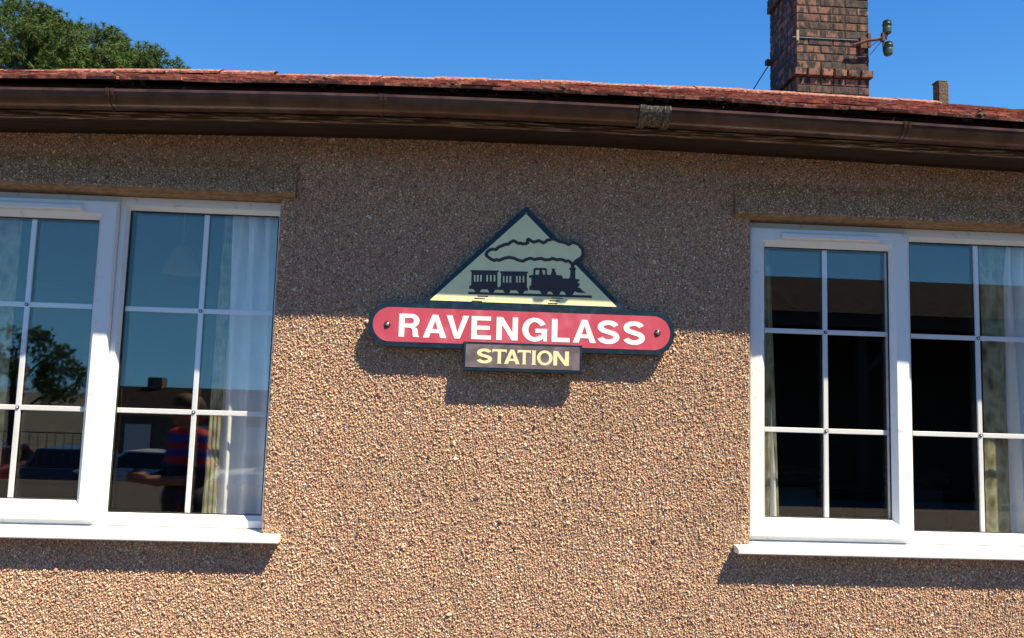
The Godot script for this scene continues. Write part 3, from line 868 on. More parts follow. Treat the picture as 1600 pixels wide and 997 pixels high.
func build_sign() -> void:
	var s := thing("station_sign", "triangular name sign with a steam train above a red RAVENGLASS bar", "sign")
	var lean := Basis(Vector3.RIGHT, -0.045)      # it hangs with its foot a little off the wall
	s.transform = Transform3D(lean, Vector3(0, 1.711, 0.006) - lean * Vector3(0, 1.711, 0))
	var zf := 0.050
	var tri_out := PackedVector2Array([Vector2(-0.196, 1.940), Vector2(0.552, 1.940), Vector2(0.1775, 2.318)])
	var tri_in := PackedVector2Array([Vector2(-0.158, 1.958), Vector2(0.513, 1.958), Vector2(0.1775, 2.289)])
	var smoke := trs([[1200, 395], [1190, 375], [1165, 355], [1135, 358], [1110, 345], [1080, 340], [1050, 345], [1010, 330], [980, 342], [935, 345], [900, 330], [860, 335], [830, 342], [795, 328], [755, 340], [720, 358], [670, 345], [640, 330], [590, 320], [545, 328], [515, 340], [490, 350], [465, 342], [445, 352], [410, 335], [375, 310], [365, 290], [375, 270], [400, 248], [430, 240], [460, 245], [490, 218], [525, 205], [545, 195], [580, 192], [605, 170], [630, 158], [650, 165], [675, 185], [700, 180], [715, 188], [750, 188], [768, 178], [765, 150], [778, 142], [800, 158], [825, 172], [850, 165], [875, 155], [895, 165], [920, 178], [945, 165], [960, 150], [985, 148], [1010, 138], [1040, 148], [1075, 165], [1110, 170], [1140, 178], [1165, 195], [1185, 185], [1205, 172], [1235, 182], [1260, 190], [1280, 215], [1300, 235], [1305, 265], [1305, 295], [1285, 325], [1260, 340], [1235, 355], [1220, 375], [1215, 395]])
	var bar_out := stadium(-0.372, 0.724, 1.867, 0.0785)
	# board: triangle, bar and the puff of smoke that overhangs it
	var board := tri_out
	for extra in [bar_out, Geometry2D.offset_polygon(smoke, 0.0055)[0]]:
		board = Geometry2D.merge_polygons(board, extra)[0]
	var m := MB.new()
	m.extrude(board, 0.022, zf)
	put("board", m.mesh(), M.navy, s)
	for q in [-0.25, 0.55]:
		m = MB.new()
		m.box(Vector3(q - 0.02, 1.80, 0.0), Vector3(q + 0.02, 1.93, 0.0218))
		put("batten", m.mesh(), M.dark, s)
	var cream := Geometry2D.merge_polygons(tri_in, smoke)[0]
	m = MB.new()
	m.extrude(cream, zf - 0.001, zf + 0.0012)
	put("train_panel", m.mesh(), M.cream, s)
	m = MB.new()
	m.extrude(stadium(-0.3555, 0.7075, 1.867, 0.0615), zf - 0.001, zf + 0.0012)
	put("name_panel", m.mesh(), M.red, s)
	var z := zf + 0.0006
	var zt := zf + 0.0020
	# the smoke's outline
	m = MB.new()
	for i in smoke.size():
		var a := smoke[i]; var b := smoke[(i + 1) % smoke.size()]
		if i == smoke.size() - 1: continue
		var t := (b - a).normalized(); var q := Vector2(-t.y, t.x) * 0.0057
		m.quad(Vector3(a.x - q.x, a.y - q.y, zt), Vector3(b.x - q.x, b.y - q.y, zt), Vector3(b.x + q.x, b.y + q.y, zt), Vector3(a.x + q.x, a.y + q.y, zt))
		var fan := PackedVector2Array()
		for k in 12: fan.append(a + Vector2(cos(TAU * k / 12), sin(TAU * k / 12)) * 0.0057)
		for k in range(1, 11): m.tri(Vector3(fan[0].x, fan[0].y, zt + 0.0003), Vector3(fan[k].x, fan[k].y, zt + 0.0003), Vector3(fan[k + 1].x, fan[k + 1].y, zt + 0.0003))
	put("smoke_outline", m.mesh(), M.umber, s)
	# locomotive
	m = MB.new()
	m.extrude(trs([[778, 500], [800, 492], [950, 488], [992, 490], [996, 466], [1003, 456], [999, 430], [1030, 430], [1031, 456], [1040, 466], [1044, 492], [1100, 496], [1106, 525], [1165, 527], [1176, 515], [1182, 450], [1166, 434], [1186, 418], [1186, 394], [1220, 394], [1222, 418], [1241, 432], [1228, 448], [1228, 525], [1240, 532], [1268, 535], [1268, 552], [1250, 556], [1250, 570], [1270, 575], [1268, 600], [1250, 606], [1256, 616], [1276, 620], [1292, 642], [1330, 666], [1250, 664], [1222, 650], [1195, 692], [1145, 692], [1112, 652], [1088, 652], [1065, 692], [1020, 692], [994, 655], [966, 652], [945, 684], [908, 684], [880, 645], [780, 636], [785, 600], [800, 590], [803, 520], [780, 518]]), z, zt)
	put("locomotive", m.mesh(), M.umber, s)
	m = MB.new()
	m.extrude(trs([[822, 490], [822, 440], [832, 424], [938, 424], [954, 438], [954, 489], [936, 489], [936, 450], [930, 444], [848, 444], [842, 450], [842, 490]]), z, zt + 0.0002)
	put("cab", m.mesh(), M.umber, s)
	m = MB.new()
	m.extrude(trs([[874, 490], [880, 462], [880, 447], [895, 443], [908, 448], [910, 464], [918, 490]]), z, zt + 0.0001)
	put("driver", m.mesh(), M.umber, s)
	# carriages with six slots of window each
	for c in [[0.0, 0.0, [[250, 265], [278, 295], [310, 325], [370, 385], [405, 420], [440, 455]], 492.0], [283.0, 10.0, [[530, 543], [560, 575], [592, 608], [655, 670], [685, 698], [720, 733]], 502.0]]:
		var dx: float = c[0]; var dy: float = c[1]
		m = MB.new()
		var pts := []
		for q in [[218, 445], [488, 449], [488, 462], [476, 466], [476, 600], [486, 612], [486, 634], [456, 636], [436, 664], [402, 664], [382, 632], [322, 630], [302, 660], [268, 660], [245, 628], [205, 626], [205, 602], [224, 588], [228, 462], [218, 458]]:
			pts.append([q[0] + dx, q[1] + dy])
		m.extrude(trs(pts), z, zt)
		var car := put("carriage", m.mesh(), M.umber, s)
		for w in c[2]:
			m = MB.new()
			m.extrude(trs([[w[0], c[3]], [w[1], c[3] + 1], [w[1], c[3] + 64], [w[0], c[3] + 63]]), zt - 0.0004, zt + 0.0004)
			put("carriage_window", m.mesh(), M.cream, car)
	m = MB.new()
	m.extrude(trs([[197, 655], [1385, 692], [1385, 715], [197, 676]]), z, zt + 0.0003)
	put("rail", m.mesh(), M.umber, s)
	for q in [[288, 690, 385, 694], [255, 711, 358, 716], [230, 737, 332, 741], [998, 710, 1103, 715], [978, 735, 1080, 740], [960, 760, 1052, 764]]:
		m = MB.new()
		m.extrude(trs([[q[0], q[1]], [q[2], q[3]], [q[2], q[3] + 9], [q[0], q[1] + 9]]), z, zt)
		put("sleeper", m.mesh(), M.umber, s)
	var spans := [[624.2, 656.2], [661.6, 698.1], [697.3, 732.2], [736.3, 767.2], [775.3, 808.8], [815.7, 854.3], [861.8, 890.1], [895.0, 931.3], [933.9, 968.0], [974.7, 1008.3]]
	for i in 10:
		var g := grotesque("RAVENGLASS"[i])
		var x0: float = -0.263 + (spans[i][0] - 624.2) * 0.878 / 384.1
		var x1: float = -0.263 + (spans[i][1] - 624.2) * 0.878 / 384.1
		m = MB.new()
		for k in g.size() - 1:
			var poly := PackedVector2Array()
			for q in g[k + 1]: poly.append(Vector2(x0 + q[0] / g[0] * (x1 - x0), 1.8235 + q[1] * 0.0825))
			m.extrude(poly, zf + 0.0002, zf + 0.0020 + 0.00015 * k)
		put("letter", m.mesh(), M.white_paint, s)
	# plate below
	m = MB.new()
	m.box(Vector3(-0.033, 1.711, 0.030), Vector3(0.391, 1.814, 0.0565), 0.002)
	put("plate", m.mesh(), M.navy, s)
	m = MB.new()
	m.box(Vector3(-0.024, 1.7235, 0.055), Vector3(0.381, 1.8055, 0.0578))
	put("plate_panel", m.mesh(), M.plum, s)
	spans = []
	for q in [[744.4, 768.0], [768.0, 790.7], [786.9, 811.2], [807.5, 828.6], [828.9, 837.3], [838.0, 862.2], [863.4, 887.8]]:
		spans.append([0.016 + (q[0] - 744.4) * 0.326 / 143.1, 0.016 + (q[1] - 744.4) * 0.326 / 143.1])
	for i in 7:
		var g := grotesque("STATION"[i])
		m = MB.new()
		for k in g.size() - 1:
			var poly := PackedVector2Array()
			for q in g[k + 1]: poly.append(Vector2(spans[i][0] + q[0] / g[0] * (spans[i][1] - spans[i][0]), 1.7385 + q[1] * 0.051))
			m.extrude(poly, 0.0570, 0.0584 + 0.00015 * k)
		put("letter", m.mesh(), M.yellow, s)
	for q in [Vector2(-0.304, 1.865), Vector2(0.6615, 1.868), Vector2(0.1775, 2.292)]:
		m = MB.new()
		var r := 0.0115 if q.y < 2.2 else 0.005
		m.lathe(Vector3.ZERO, [[r, 0.0], [r, 0.002], [r * 0.8, 0.003]], 20)
		var screw := put("screw", m.mesh(), M.navy if r > 0.01 else M.steel, s, Transform3D(Basis(Vector3.RIGHT, PI / 2), Vector3(q.x, q.y, zf + 0.0012)))
		m = MB.new()
		m.lathe(Vector3.ZERO, [[r * 0.62, 0.003], [r * 0.55, 0.006], [r * 0.3, 0.008], [0.0, 0.0085]], 16)
		put("screw_head", m.mesh(), M.steel, screw)

# ------------------------------------------------------------------ things inside the rooms
func curtain(label: String, x0: float, x1: float, lead: int, folds: float, lean: float, edge: float) -> void:
	var t := thing("curtain", label, "curtain", Vector3(0, 0, 0), 0.0, "curtains at the two windows")
	var sheet := func(a: float, b: float, z0: float, amp: float, ph: float) -> ArrayMesh:
		var m := MB.new()
		var nx := 36
		var ny := 26
		var grid := []
		for j in ny + 1:
			var row := []
			var y := lerpf(1.140, 2.310, float(j) / ny)
			for i in nx + 1:
				var u := float(i) / nx
				var top := clampf((y - 1.9) / 0.5, 0, 1)
				var wv := sin((u * folds + ph + 0.55 * (2.3 - y) * lead) * TAU + 0.5 * sin(y * 2.3 + ph * 5.0)) * amp + sin((u * folds * 2.3 + ph * 3.0) * TAU + y * 1.7) * amp * 0.35 * (0.4 + top)
				var x := lerpf(a, b, u) + lean * (2.3 - y) * (1.0 - u if lead < 0 else u)
				row.append(Vector3(x, y, z0 + wv * (0.6 + 0.6 * top)))
			grid.append(row)
		var nor := func(j: int, i: int) -> Vector3:
			var du: Vector3 = grid[j][mini(i + 1, nx)] - grid[j][maxi(i - 1, 0)]
			var dv: Vector3 = grid[mini(j + 1, ny)][i] - grid[maxi(j - 1, 0)][i]
			return du.cross(dv).normalized()
		for j in ny:
			for i in nx:
				m.strip(grid[j][i], grid[j][i + 1], grid[j + 1][i + 1], grid[j + 1][i], nor.call(j, i), nor.call(j, i + 1), nor.call(j + 1, i + 1), nor.call(j + 1, i))
		return m.mesh()
	put("lining", sheet.call(x0, x1, -0.178, 0.032, 0.15), M.lining, t)
	put("face_cloth", sheet.call(x0, x1, -0.204, 0.032, 0.15), M.leafcloth, t)
	var e0 := x0 - edge if lead < 0 else x1
	var e1 := x0 if lead < 0 else x1 + edge
	put("leading_edge", sheet.call(e0, e1, -0.172, 0.004, 0.4), M.leafcloth, t)

func build_inside() -> void:
	curtain("white lined curtain hanging at the right edge of the left window", -0.925, -0.727, -1, 3.1, -0.012, 0.036)
	curtain("curtain at the far left edge of the left window", -1.910, -1.80, 1, 1.6, 0.0, 0.09)
	curtain("leaf patterned curtain at the far right edge of the right window", 2.095, 2.212, -1, 1.7, 0.0, 0.095)
	curtain("narrow cream curtain just inside the left edge of the right window", 1.030, 1.135, 1, 1.6, 0.035, 0.014)
	var l := thing("pendant_lamp", "pale cone lampshade hanging behind the left window", "lamp", Vector3(-1.575, 2.30, -1.5))
	var m := MB.new()
	m.lathe(Vector3.ZERO, [[0.108, -0.055], [0.106, -0.045], [0.045, 0.085], [0.043, 0.087]], 28)
	m.lathe(Vector3.ZERO, [[0.041, 0.086], [0.104, -0.046], [0.106, -0.056]], 28)
	put("lamp_shade", m.mesh(), M.shade, l)
	m = MB.new()
	m.tube([Vector3(0, 0.05, 0), Vector3(0, 0.268, 0)], [0.004, 0.004], 6)
	put("flex", m.mesh(), M.bar, l)
	var t := thing("dining_table", "dark polished table inside the right window", "table", Vector3(2.35, 0.35, -2.9))
	m = MB.new()
	m.box(Vector3(-0.6, 0.72, -0.4), Vector3(0.6, 0.755, 0.4), 0.008)
	put("table_top", m.mesh(), M.darkwood, t)
	for q in [[-0.53, -0.33], [0.53, -0.33], [-0.53, 0.33], [0.53, 0.33]]:
		m = MB.new()
		m.box(Vector3(q[0] - 0.03, 0, q[1] - 0.03), Vector3(q[0] + 0.03, 0.719, q[1] + 0.03), 0.005)
		put("leg", m.mesh(), M.darkwood, t)
	for q in [[1.95, -2.25, "dark wooden chair with woven back by the left pane of the right window"], [2.75, -2.25, "dark wooden chair with woven back behind the right pane of the right window"]]:
		var c := thing("dining_chair", q[2], "chair", Vector3(q[0], 0.35, q[1]), 0.0, "chairs at the table behind the right window")
		m = MB.new()
		m.box(Vector3(-0.21, 0.43, -0.21), Vector3(0.21, 0.46, 0.21), 0.006)
		put("seat", m.mesh(), M.darkwood, c)
		m = MB.new()
		m.box(Vector3(-0.17, 0.52, 0.185), Vector3(0.17, 0.80, 0.200), 0.003)
		put("woven_back", m.mesh(), M.woven, c)
		m = MB.new()
		m.box(Vector3(-0.21, 0.83, 0.175), Vector3(0.21, 0.93, 0.205), 0.006)
		put("top_rail", m.mesh(), M.darkwood, c)
		for e in [-0.19, 0.19]:
			m = MB.new()
			m.box(Vector3(e - 0.018, 0, 0.172), Vector3(e + 0.018, 0.829, 0.208), 0.004)
			put("rear_leg", m.mesh(), M.darkwood, c)
			m = MB.new()
			m.box(Vector3(e - 0.018, 0, -0.205), Vector3(e + 0.018, 0.429, -0.170), 0.004)
			put("front_leg", m.mesh(), M.darkwood, c)

# ------------------------------------------------------------------ pine behind the roof
func tuft_mesh() -> ArrayMesh:
	var m := MB.new()
	for k in 30:
		var a := rng.randf() * TAU
		var up := rng.randf_range(-0.15, 1.0)
		var d := Vector3(cos(a) * sqrt(1.0 - up * up * 0.8), up, sin(a) * sqrt(1.0 - up * up * 0.8)).normalized()
		var base := Vector3(0, rng.randf_range(-0.35, 0.35), 0)
		var side := d.cross(Vector3(rng.randf() - 0.5, rng.randf() - 0.5, rng.randf() - 0.5)).normalized() * 0.045
		var tip := base + d * rng.randf_range(0.7, 1.05)
		var g := rng.randf_range(0.75, 1.3)
		m.tint = Color(0.050 * g, 0.105 * g, 0.009 * g)
		m.tri(base - side, base + side, tip)
	m.tint = Color(0.09, 0.055, 0.03)
	m.tube([Vector3(0, -0.8, 0), Vector3(0, 0.45, 0)], [0.05, 0.03], 4, false)
	return m.mesh()

func crown(parent: Node3D, lobes: Array, per: float, size: float, spread_up: float) -> void:
	var xf: Array[Transform3D] = []
	var cs: Array[Color] = []
	for l in lobes:
		var c: Vector3 = l[0]
		var r: Vector3 = l[1]
		for k in int(9.0 * (r.x + r.y)):
			var d := Vector3(rng.randfn(), rng.randfn(), rng.randfn()).normalized()
			var clump := c + Vector3(d.x * r.x, d.y * r.y, d.z * r.z) * rng.randf_range(0.55, 0.95)
			var cr := rng.randf_range(0.20, 0.36)
			var g := rng.randf_range(0.7, 1.25)
			for j in int(per * cr * cr):
				var e := Vector3(rng.randfn(), rng.randfn(), rng.randfn()).normalized()
				var pp := clump + Vector3(e.x, e.y * 0.75, e.z) * cr * pow(rng.randf(), 0.4)
				var out := (e + d * 0.5 + Vector3.UP * spread_up).normalized()
				var bs := Basis(Quaternion(Vector3.UP, (out + Vector3(rng.randfn(), rng.randfn(), rng.randfn()) * 0.2).normalized())) * Basis(Vector3.UP, rng.randf() * TAU)
				var sz := size * rng.randf_range(0.75, 1.25)
				xf.append(Transform3D(bs.scaled(Vector3(sz, sz, sz)), pp))
				var gg := g * rng.randf_range(0.8, 1.2)
				cs.append(Color(gg * rng.randf_range(0.9, 1.2), gg, gg * rng.randf_range(0.8, 1.1)))
	var mm := MultiMesh.new()
	mm.transform_format = MultiMesh.TRANSFORM_3D
	mm.use_colors = true
	mm.mesh = tuft_mesh()
	mm.instance_count = xf.size()
	for i in xf.size():
		mm.set_instance_transform(i, xf[i]); mm.set_instance_color(i, cs[i])
	var o := MultiMeshInstance3D.new()
	o.name = "crown"
	o.multimesh = mm
	o.material_override = M.needles
	o.set_meta("kind", "stuff")
	parent.add_child(o)

func tree(called: String, label: String, at: Vector3, height: float, lobes: Array, per: float, size: float) -> void:
	var t := thing(called, label, "tree", at)
	var m := MB.new()
	m.tube([Vector3(0, -0.1, 0), Vector3(0.1, height * 0.35, 0), Vector3(-0.05, height * 0.7, 0.1), Vector3(0, height, 0)], [0.045 * height * 0.75, 0.03 * height, 0.02 * height, 0.006 * height], 12)
	put("trunk", m.mesh(), M.bark, t)
	for l in lobes:
		var e: Vector3 = l[0]
		var from := Vector3(0.05, minf(e.y * 0.72, height * 0.8), 0.05)
		m = MB.new()
		m.tube([from, from.lerp(e, 0.5) + Vector3(0, 0.15, 0), e], [0.011 * height, 0.008 * height, 0.003 * height], 7)
		put("limb", m.mesh(), M.bark, t)
	crown(t, lobes, per, size, 0.5)

func build_pine() -> void:
	# crown lobes relative to the foot of the trunk
	var lobes := []
	for q in [[0.2, 8.3, 0.0, 1.3, 0.95], [1.3, 8.15, -0.3, 0.95, 0.70], [1.9, 8.0, 0.2, 0.85, 0.62], [2.6, 7.8, 0.1, 0.80, 0.52], [3.3, 7.72, 0.0, 0.72, 0.48], [3.9, 7.58, 0.1, 0.55, 0.42], [4.4, 7.38, 0.0, 0.42, 0.30], [3.4, 7.3, 0.4, 1.0, 0.45], [2.2, 7.3, 0.5, 1.2, 0.6], [0.8, 7.4, 0.6, 1.3, 0.8], [-0.3, 9.3, 0.2, 1.1, 0.8], [-1.6, 8.4, 0.3, 1.3, 1.0], [-2.8, 7.6, -0.2, 1.3, 0.9], [-1.2, 10.0, 0.0, 1.2, 0.9], [-0.2, 10.6, -0.2, 1.0, 0.8], [-3.3, 6.6, 0.3, 1.0, 0.7], [0.2, 6.6, 0.2, 1.6, 0.8]]:
		lobes.append([Vector3(q[0], q[1], q[2]), Vector3(q[3], q[4], q[3] * 0.9)])
	tree("pine_tree", "green pine tree rising behind the left of the roof", Vector3(-10.2, 0, -12.0), 10.8, lobes, 640.0, 0.10)

# ------------------------------------------------------------------ what the windows mirror
func build_across() -> void:
	# shelter across the tracks, mirrored in the right window
	var s := thing("platform_shelter", "long dark slate-roofed platform shelter mirrored in the right window", "shelter")
	var m := MB.new()
	var x0 := 1.5
	var x1 := 26.0
	m.quad(Vector3(x1, 3.60, 12.9), Vector3(x0, 3.60, 12.9), Vector3(x0, 4.80, 16.0), Vector3(x1, 4.80, 16.0))
	m.quad(Vector3(x0, 3.9, 19.1), Vector3(x1, 3.9, 19.1), Vector3(x1, 4.80, 16.0), Vector3(x0, 4.80, 16.0))
	m.quad(Vector3(x0, 3.52, 12.9), Vector3(x1, 3.52, 12.9), Vector3(x1, 4.72, 16.0), Vector3(x0, 4.72, 16.0))
	m.quad(Vector3(x1, 3.82, 19.1), Vector3(x0, 3.82, 19.1), Vector3(x0, 4.72, 16.0), Vector3(x1, 4.72, 16.0))
	put("roof", m.mesh(), M.slate, s)
	m = MB.new()
	m.box(Vector3(x0, 3.32, 12.92), Vector3(x1, 3.60, 13.05), 0.01)
	put("valance", m.mesh(), M.brownwood, s)
	for k in 9:
		m = MB.new()
		m.box(Vector3(x0 + 0.2 + k * 3.0, -1.4, 13.1), Vector3(x0 + 0.38 + k * 3.0, 3.32, 13.28), 0.01)
		put("post", m.mesh(), M.brownwood, s)
	for i in 8:
		m = MB.new()
		m.tube([Vector3(x0 + 0.3 + i * 3.0, 2.4, 13.2), Vector3(x0 + 1.3 + i * 3.0, 3.35, 13.2)], [0.06, 0.06], 6)
		put("brace", m.mesh(), M.brownwood, s)
	m = MB.new()
	m.box(Vector3(x0, -1.4, 18.9), Vector3(x1, 2.75, 19.0))
	m.box(Vector3(x0, 3.05, 18.9), Vector3(x1, 3.46, 19.0))
	var x := x0
	var k := 0
	while x < x1:
		m.box(Vector3(x, 2.7505, 18.9), Vector3(x + 1.25, 3.0495, 19.0))
		m.box(Vector3(x, 3.4605, 18.9), Vector3(x + 1.25, 3.83, 19.0))
		x += 1.25
		k += 1
	put("rear_wall", m.mesh(), M.brownwood, s)
	# low house mirrored in the left window
	var h := thing("low_house", "low dark house with one chimney mirrored in the left window", "house", Vector3(0, -1.4, 0))
	m = MB.new()
	m.box(Vector3(-13.4, 0, 27.2), Vector3(-4.0, 2.3, 33.0))
	put("wall", m.mesh(), M.stone, h)
	m = MB.new()
	m.quad(Vector3(-3.8, 2.2, 26.9), Vector3(-13.6, 2.2, 26.9), Vector3(-13.6, 3.25, 30.0), Vector3(-3.8, 3.25, 30.0))
	m.quad(Vector3(-13.6, 2.2, 33.2), Vector3(-3.8, 2.2, 33.2), Vector3(-3.8, 3.25, 30.0), Vector3(-13.6, 3.25, 30.0))
	m.tri(Vector3(-13.6, 2.2, 26.9), Vector3(-13.6, 2.2, 33.2), Vector3(-13.6, 3.25, 30.0))
	m.tri(Vector3(-3.8, 2.2, 33.2), Vector3(-3.8, 2.2, 26.9), Vector3(-3.8, 3.25, 30.0))
	put("roof", m.mesh(), M.slate, h)
	m = MB.new()
	m.box(Vector3(-12.5, 2.6, 29.7), Vector3(-11.95, 3.62, 30.3), 0.02)
	put("chimney", m.mesh(), M.stone, h)
	for wx in [-12.2, -10.2, -8.0, -6.0]:
		m = MB.new()
		m.box(Vector3(wx, 0.9, 27.15), Vector3(wx + 0.9, 1.9, 27.199), 0.01)
		put("window", m.mesh(), M.bar, h)
	tree("broadleaf_tree", "dark bushy tree mirrored in the far left window pane", Vector3(-13.4, -1.4, 22.0), 4.2, [[Vector3(0, 3.6, 0), Vector3(1.4, 1.2, 1.2)], [Vector3(0.9, 4.1, 0.3), Vector3(0.9, 0.9, 0.9)], [Vector3(-0.8, 4.3, 0), Vector3(1.0, 0.9, 1.0)], [Vector3(1.4, 3.0, 0), Vector3(0.8, 0.8, 0.8)]], 330.0, 0.12)
	# railing at the edge of the pavement
	var r := thing("railing", "black iron railing along the pavement edge mirrored in the left window", "railing", Vector3(-10.6, 0, 12.0))
	for yy in [0.12, 0.85]:
		m = MB.new()
		m.box(Vector3(0, yy, -0.01), Vector3(4.5, yy + 0.018, 0.01), 0.003)
		put("rail", m.mesh(), M.dark, r)
	for i in 30:
		m = MB.new()
		m.box(Vector3(0.05 + i * 0.149, 0.0 if i % 13 == 0 else 0.1385, -0.005), Vector3(0.060 + i * 0.149, 0.8495, 0.005))
		put("bar", m.mesh(), M.dark, r)
	car("pale silver hatchback mirrored behind the railing in the left window", Vector3(-8.8, -1.4, 20.2), 0.15, Color(0.55, 0.57, 0.58))
	car("dark red hatchback mirrored in the far left window pane", Vector3(-13.2, -1.4, 21.2), 1.45, Color(0.16, 0.012, 0.015))
	car("dark blue hatchback mirrored beside the red one in the left window", Vector3(-11.0, -1.4, 21.5), 1.55, Color(0.02, 0.03, 0.06))
	car("white hatchback mirrored over the curtain in the left window", Vector3(-4.9, -1.4, 20.5), -0.1, Color(0.75, 0.76, 0.76))

func car(label: String, at: Vector3, turn: float, col: Color) -> void:
	var t := thing("parked_car", label, "car", at, turn, "cars parked below the railing")
	var paint := mat(col.r, col.g, col.b, 0.25)
	paint.clearcoat_enabled = true
	paint.clearcoat = 0.8
	var side := PackedVector2Array()
	for q in [[-2.0, 0.28], [-2.03, 0.55], [-1.98, 0.80], [-1.70, 0.93], [-0.95, 0.99], [1.35, 0.99], [1.90, 0.95], [2.0, 0.75], [2.02, 0.45], [1.95, 0.25]]:
		side.append(Vector2(q[0], q[1]))
	var m := MB.new()
	m.extrude(side, -0.80, 0.80)
	for e in [[-0.80, -0.85], [0.80, 0.85]]:      # tumblehome: the flanks bulge outwards
		for i in side.size():
			var a := side[i]; var b := side[(i + 1) % side.size()]
			var ai := a * Vector2(0.97, 0.86) + Vector2(0, 0.08); var bi := b * Vector2(0.97, 0.86) + Vector2(0, 0.08)
			var q := [Vector3(a.x, a.y, e[0]), Vector3(b.x, b.y, e[0]), Vector3(bi.x, bi.y, e[1]), Vector3(ai.x, ai.y, e[1])]
			if e[0] > 0: m.quad(q[0], q[1], q[2], q[3])
			else: m.quad(q[3], q[2], q[1], q[0])
		var poly := PackedVector2Array()
		for p in side: poly.append(p * Vector2(0.97, 0.86) + Vector2(0, 0.08))
		m.extrude(poly, e[1] - 0.001, e[1])
	put("body", m.mesh(), paint, t)
	var low := [Vector2(-0.98, 0.99), Vector2(1.80, 0.985)]
	var top := [Vector2(-0.25, 1.46), Vector2(1.45, 1.44)]
	m = MB.new()
	var b0 := [Vector3(low[0].x, low[0].y, 0.76), Vector3(low[1].x, low[1].y, 0.76), Vector3(low[1].x, low[1].y, -0.76), Vector3(low[0].x, low[0].y, -0.76)]
	var b1 := [Vector3(top[0].x, top[0].y, 0.60), Vector3(top[1].x, top[1].y, 0.60), Vector3(top[1].x, top[1].y, -0.60), Vector3(top[0].x, top[0].y, -0.60)]
	for i in 4: m.quad(b0[i], b0[(i + 1) % 4], b1[(i + 1) % 4], b1[i])
	m.quad(b1[0], b1[1], b1[2], b1[3])
	m.quad(Vector3(-0.2, 1.4605, 0.57), Vector3(1.4, 1.4405, 0.57), Vector3(1.4, 1.4405, -0.57), Vector3(-0.2, 1.4605, -0.57))
	put("cabin", m.mesh(), paint, t)
	var win := mat(0.012, 0.014, 0.016, 0.05)
	for i in 4:
		m = MB.new()
		var a: Vector3 = b0[i]; var b: Vector3 = b0[(i + 1) % 4]; var c: Vector3 = b1[(i + 1) % 4]; var d: Vector3 = b1[i]
		var mid := (a + b + c + d) * 0.25
		var out := (b - a).cross(d - a).normalized() * 0.006
		var sh := func(p: Vector3) -> Vector3: return mid + (p - mid) * 0.86 + out
		m.quad(sh.call(a), sh.call(b), sh.call(c), sh.call(d))
		put("window_glass", m.mesh(), win, t)
	for q in [[-1.25, 0.74], [1.28, 0.74], [-1.25, -0.74], [1.28, -0.74]]:
		m = MB.new()
		var w := Transform3D(Basis(Vector3.RIGHT, PI / 2 * signf(q[1])), Vector3(q[0], 0.31, q[1] - signf(q[1]) * 0.06))
		m.lathe(Vector3.ZERO, [[0.0, 0.0], [0.28, 0.0], [0.31, 0.03], [0.31, 0.15], [0.28, 0.18], [0.20, 0.18]], 22)
		var wheel := put("wheel", m.mesh(), M.dark, t, w)
		m = MB.new()
		m.lathe(Vector3.ZERO, [[0.20, 0.178], [0.17, 0.165], [0.05, 0.172], [0.0, 0.175]], 22)
		put("rim", m.mesh(), M.steel, wheel)
	for zz in [-0.58, 0.58]:
		m = MB.new()
		m.box(Vector3(-2.04, 0.62, zz - 0.16), Vector3(-1.97, 0.76, zz + 0.16), 0.02)
		put("headlight", m.mesh(), M.steel, t)

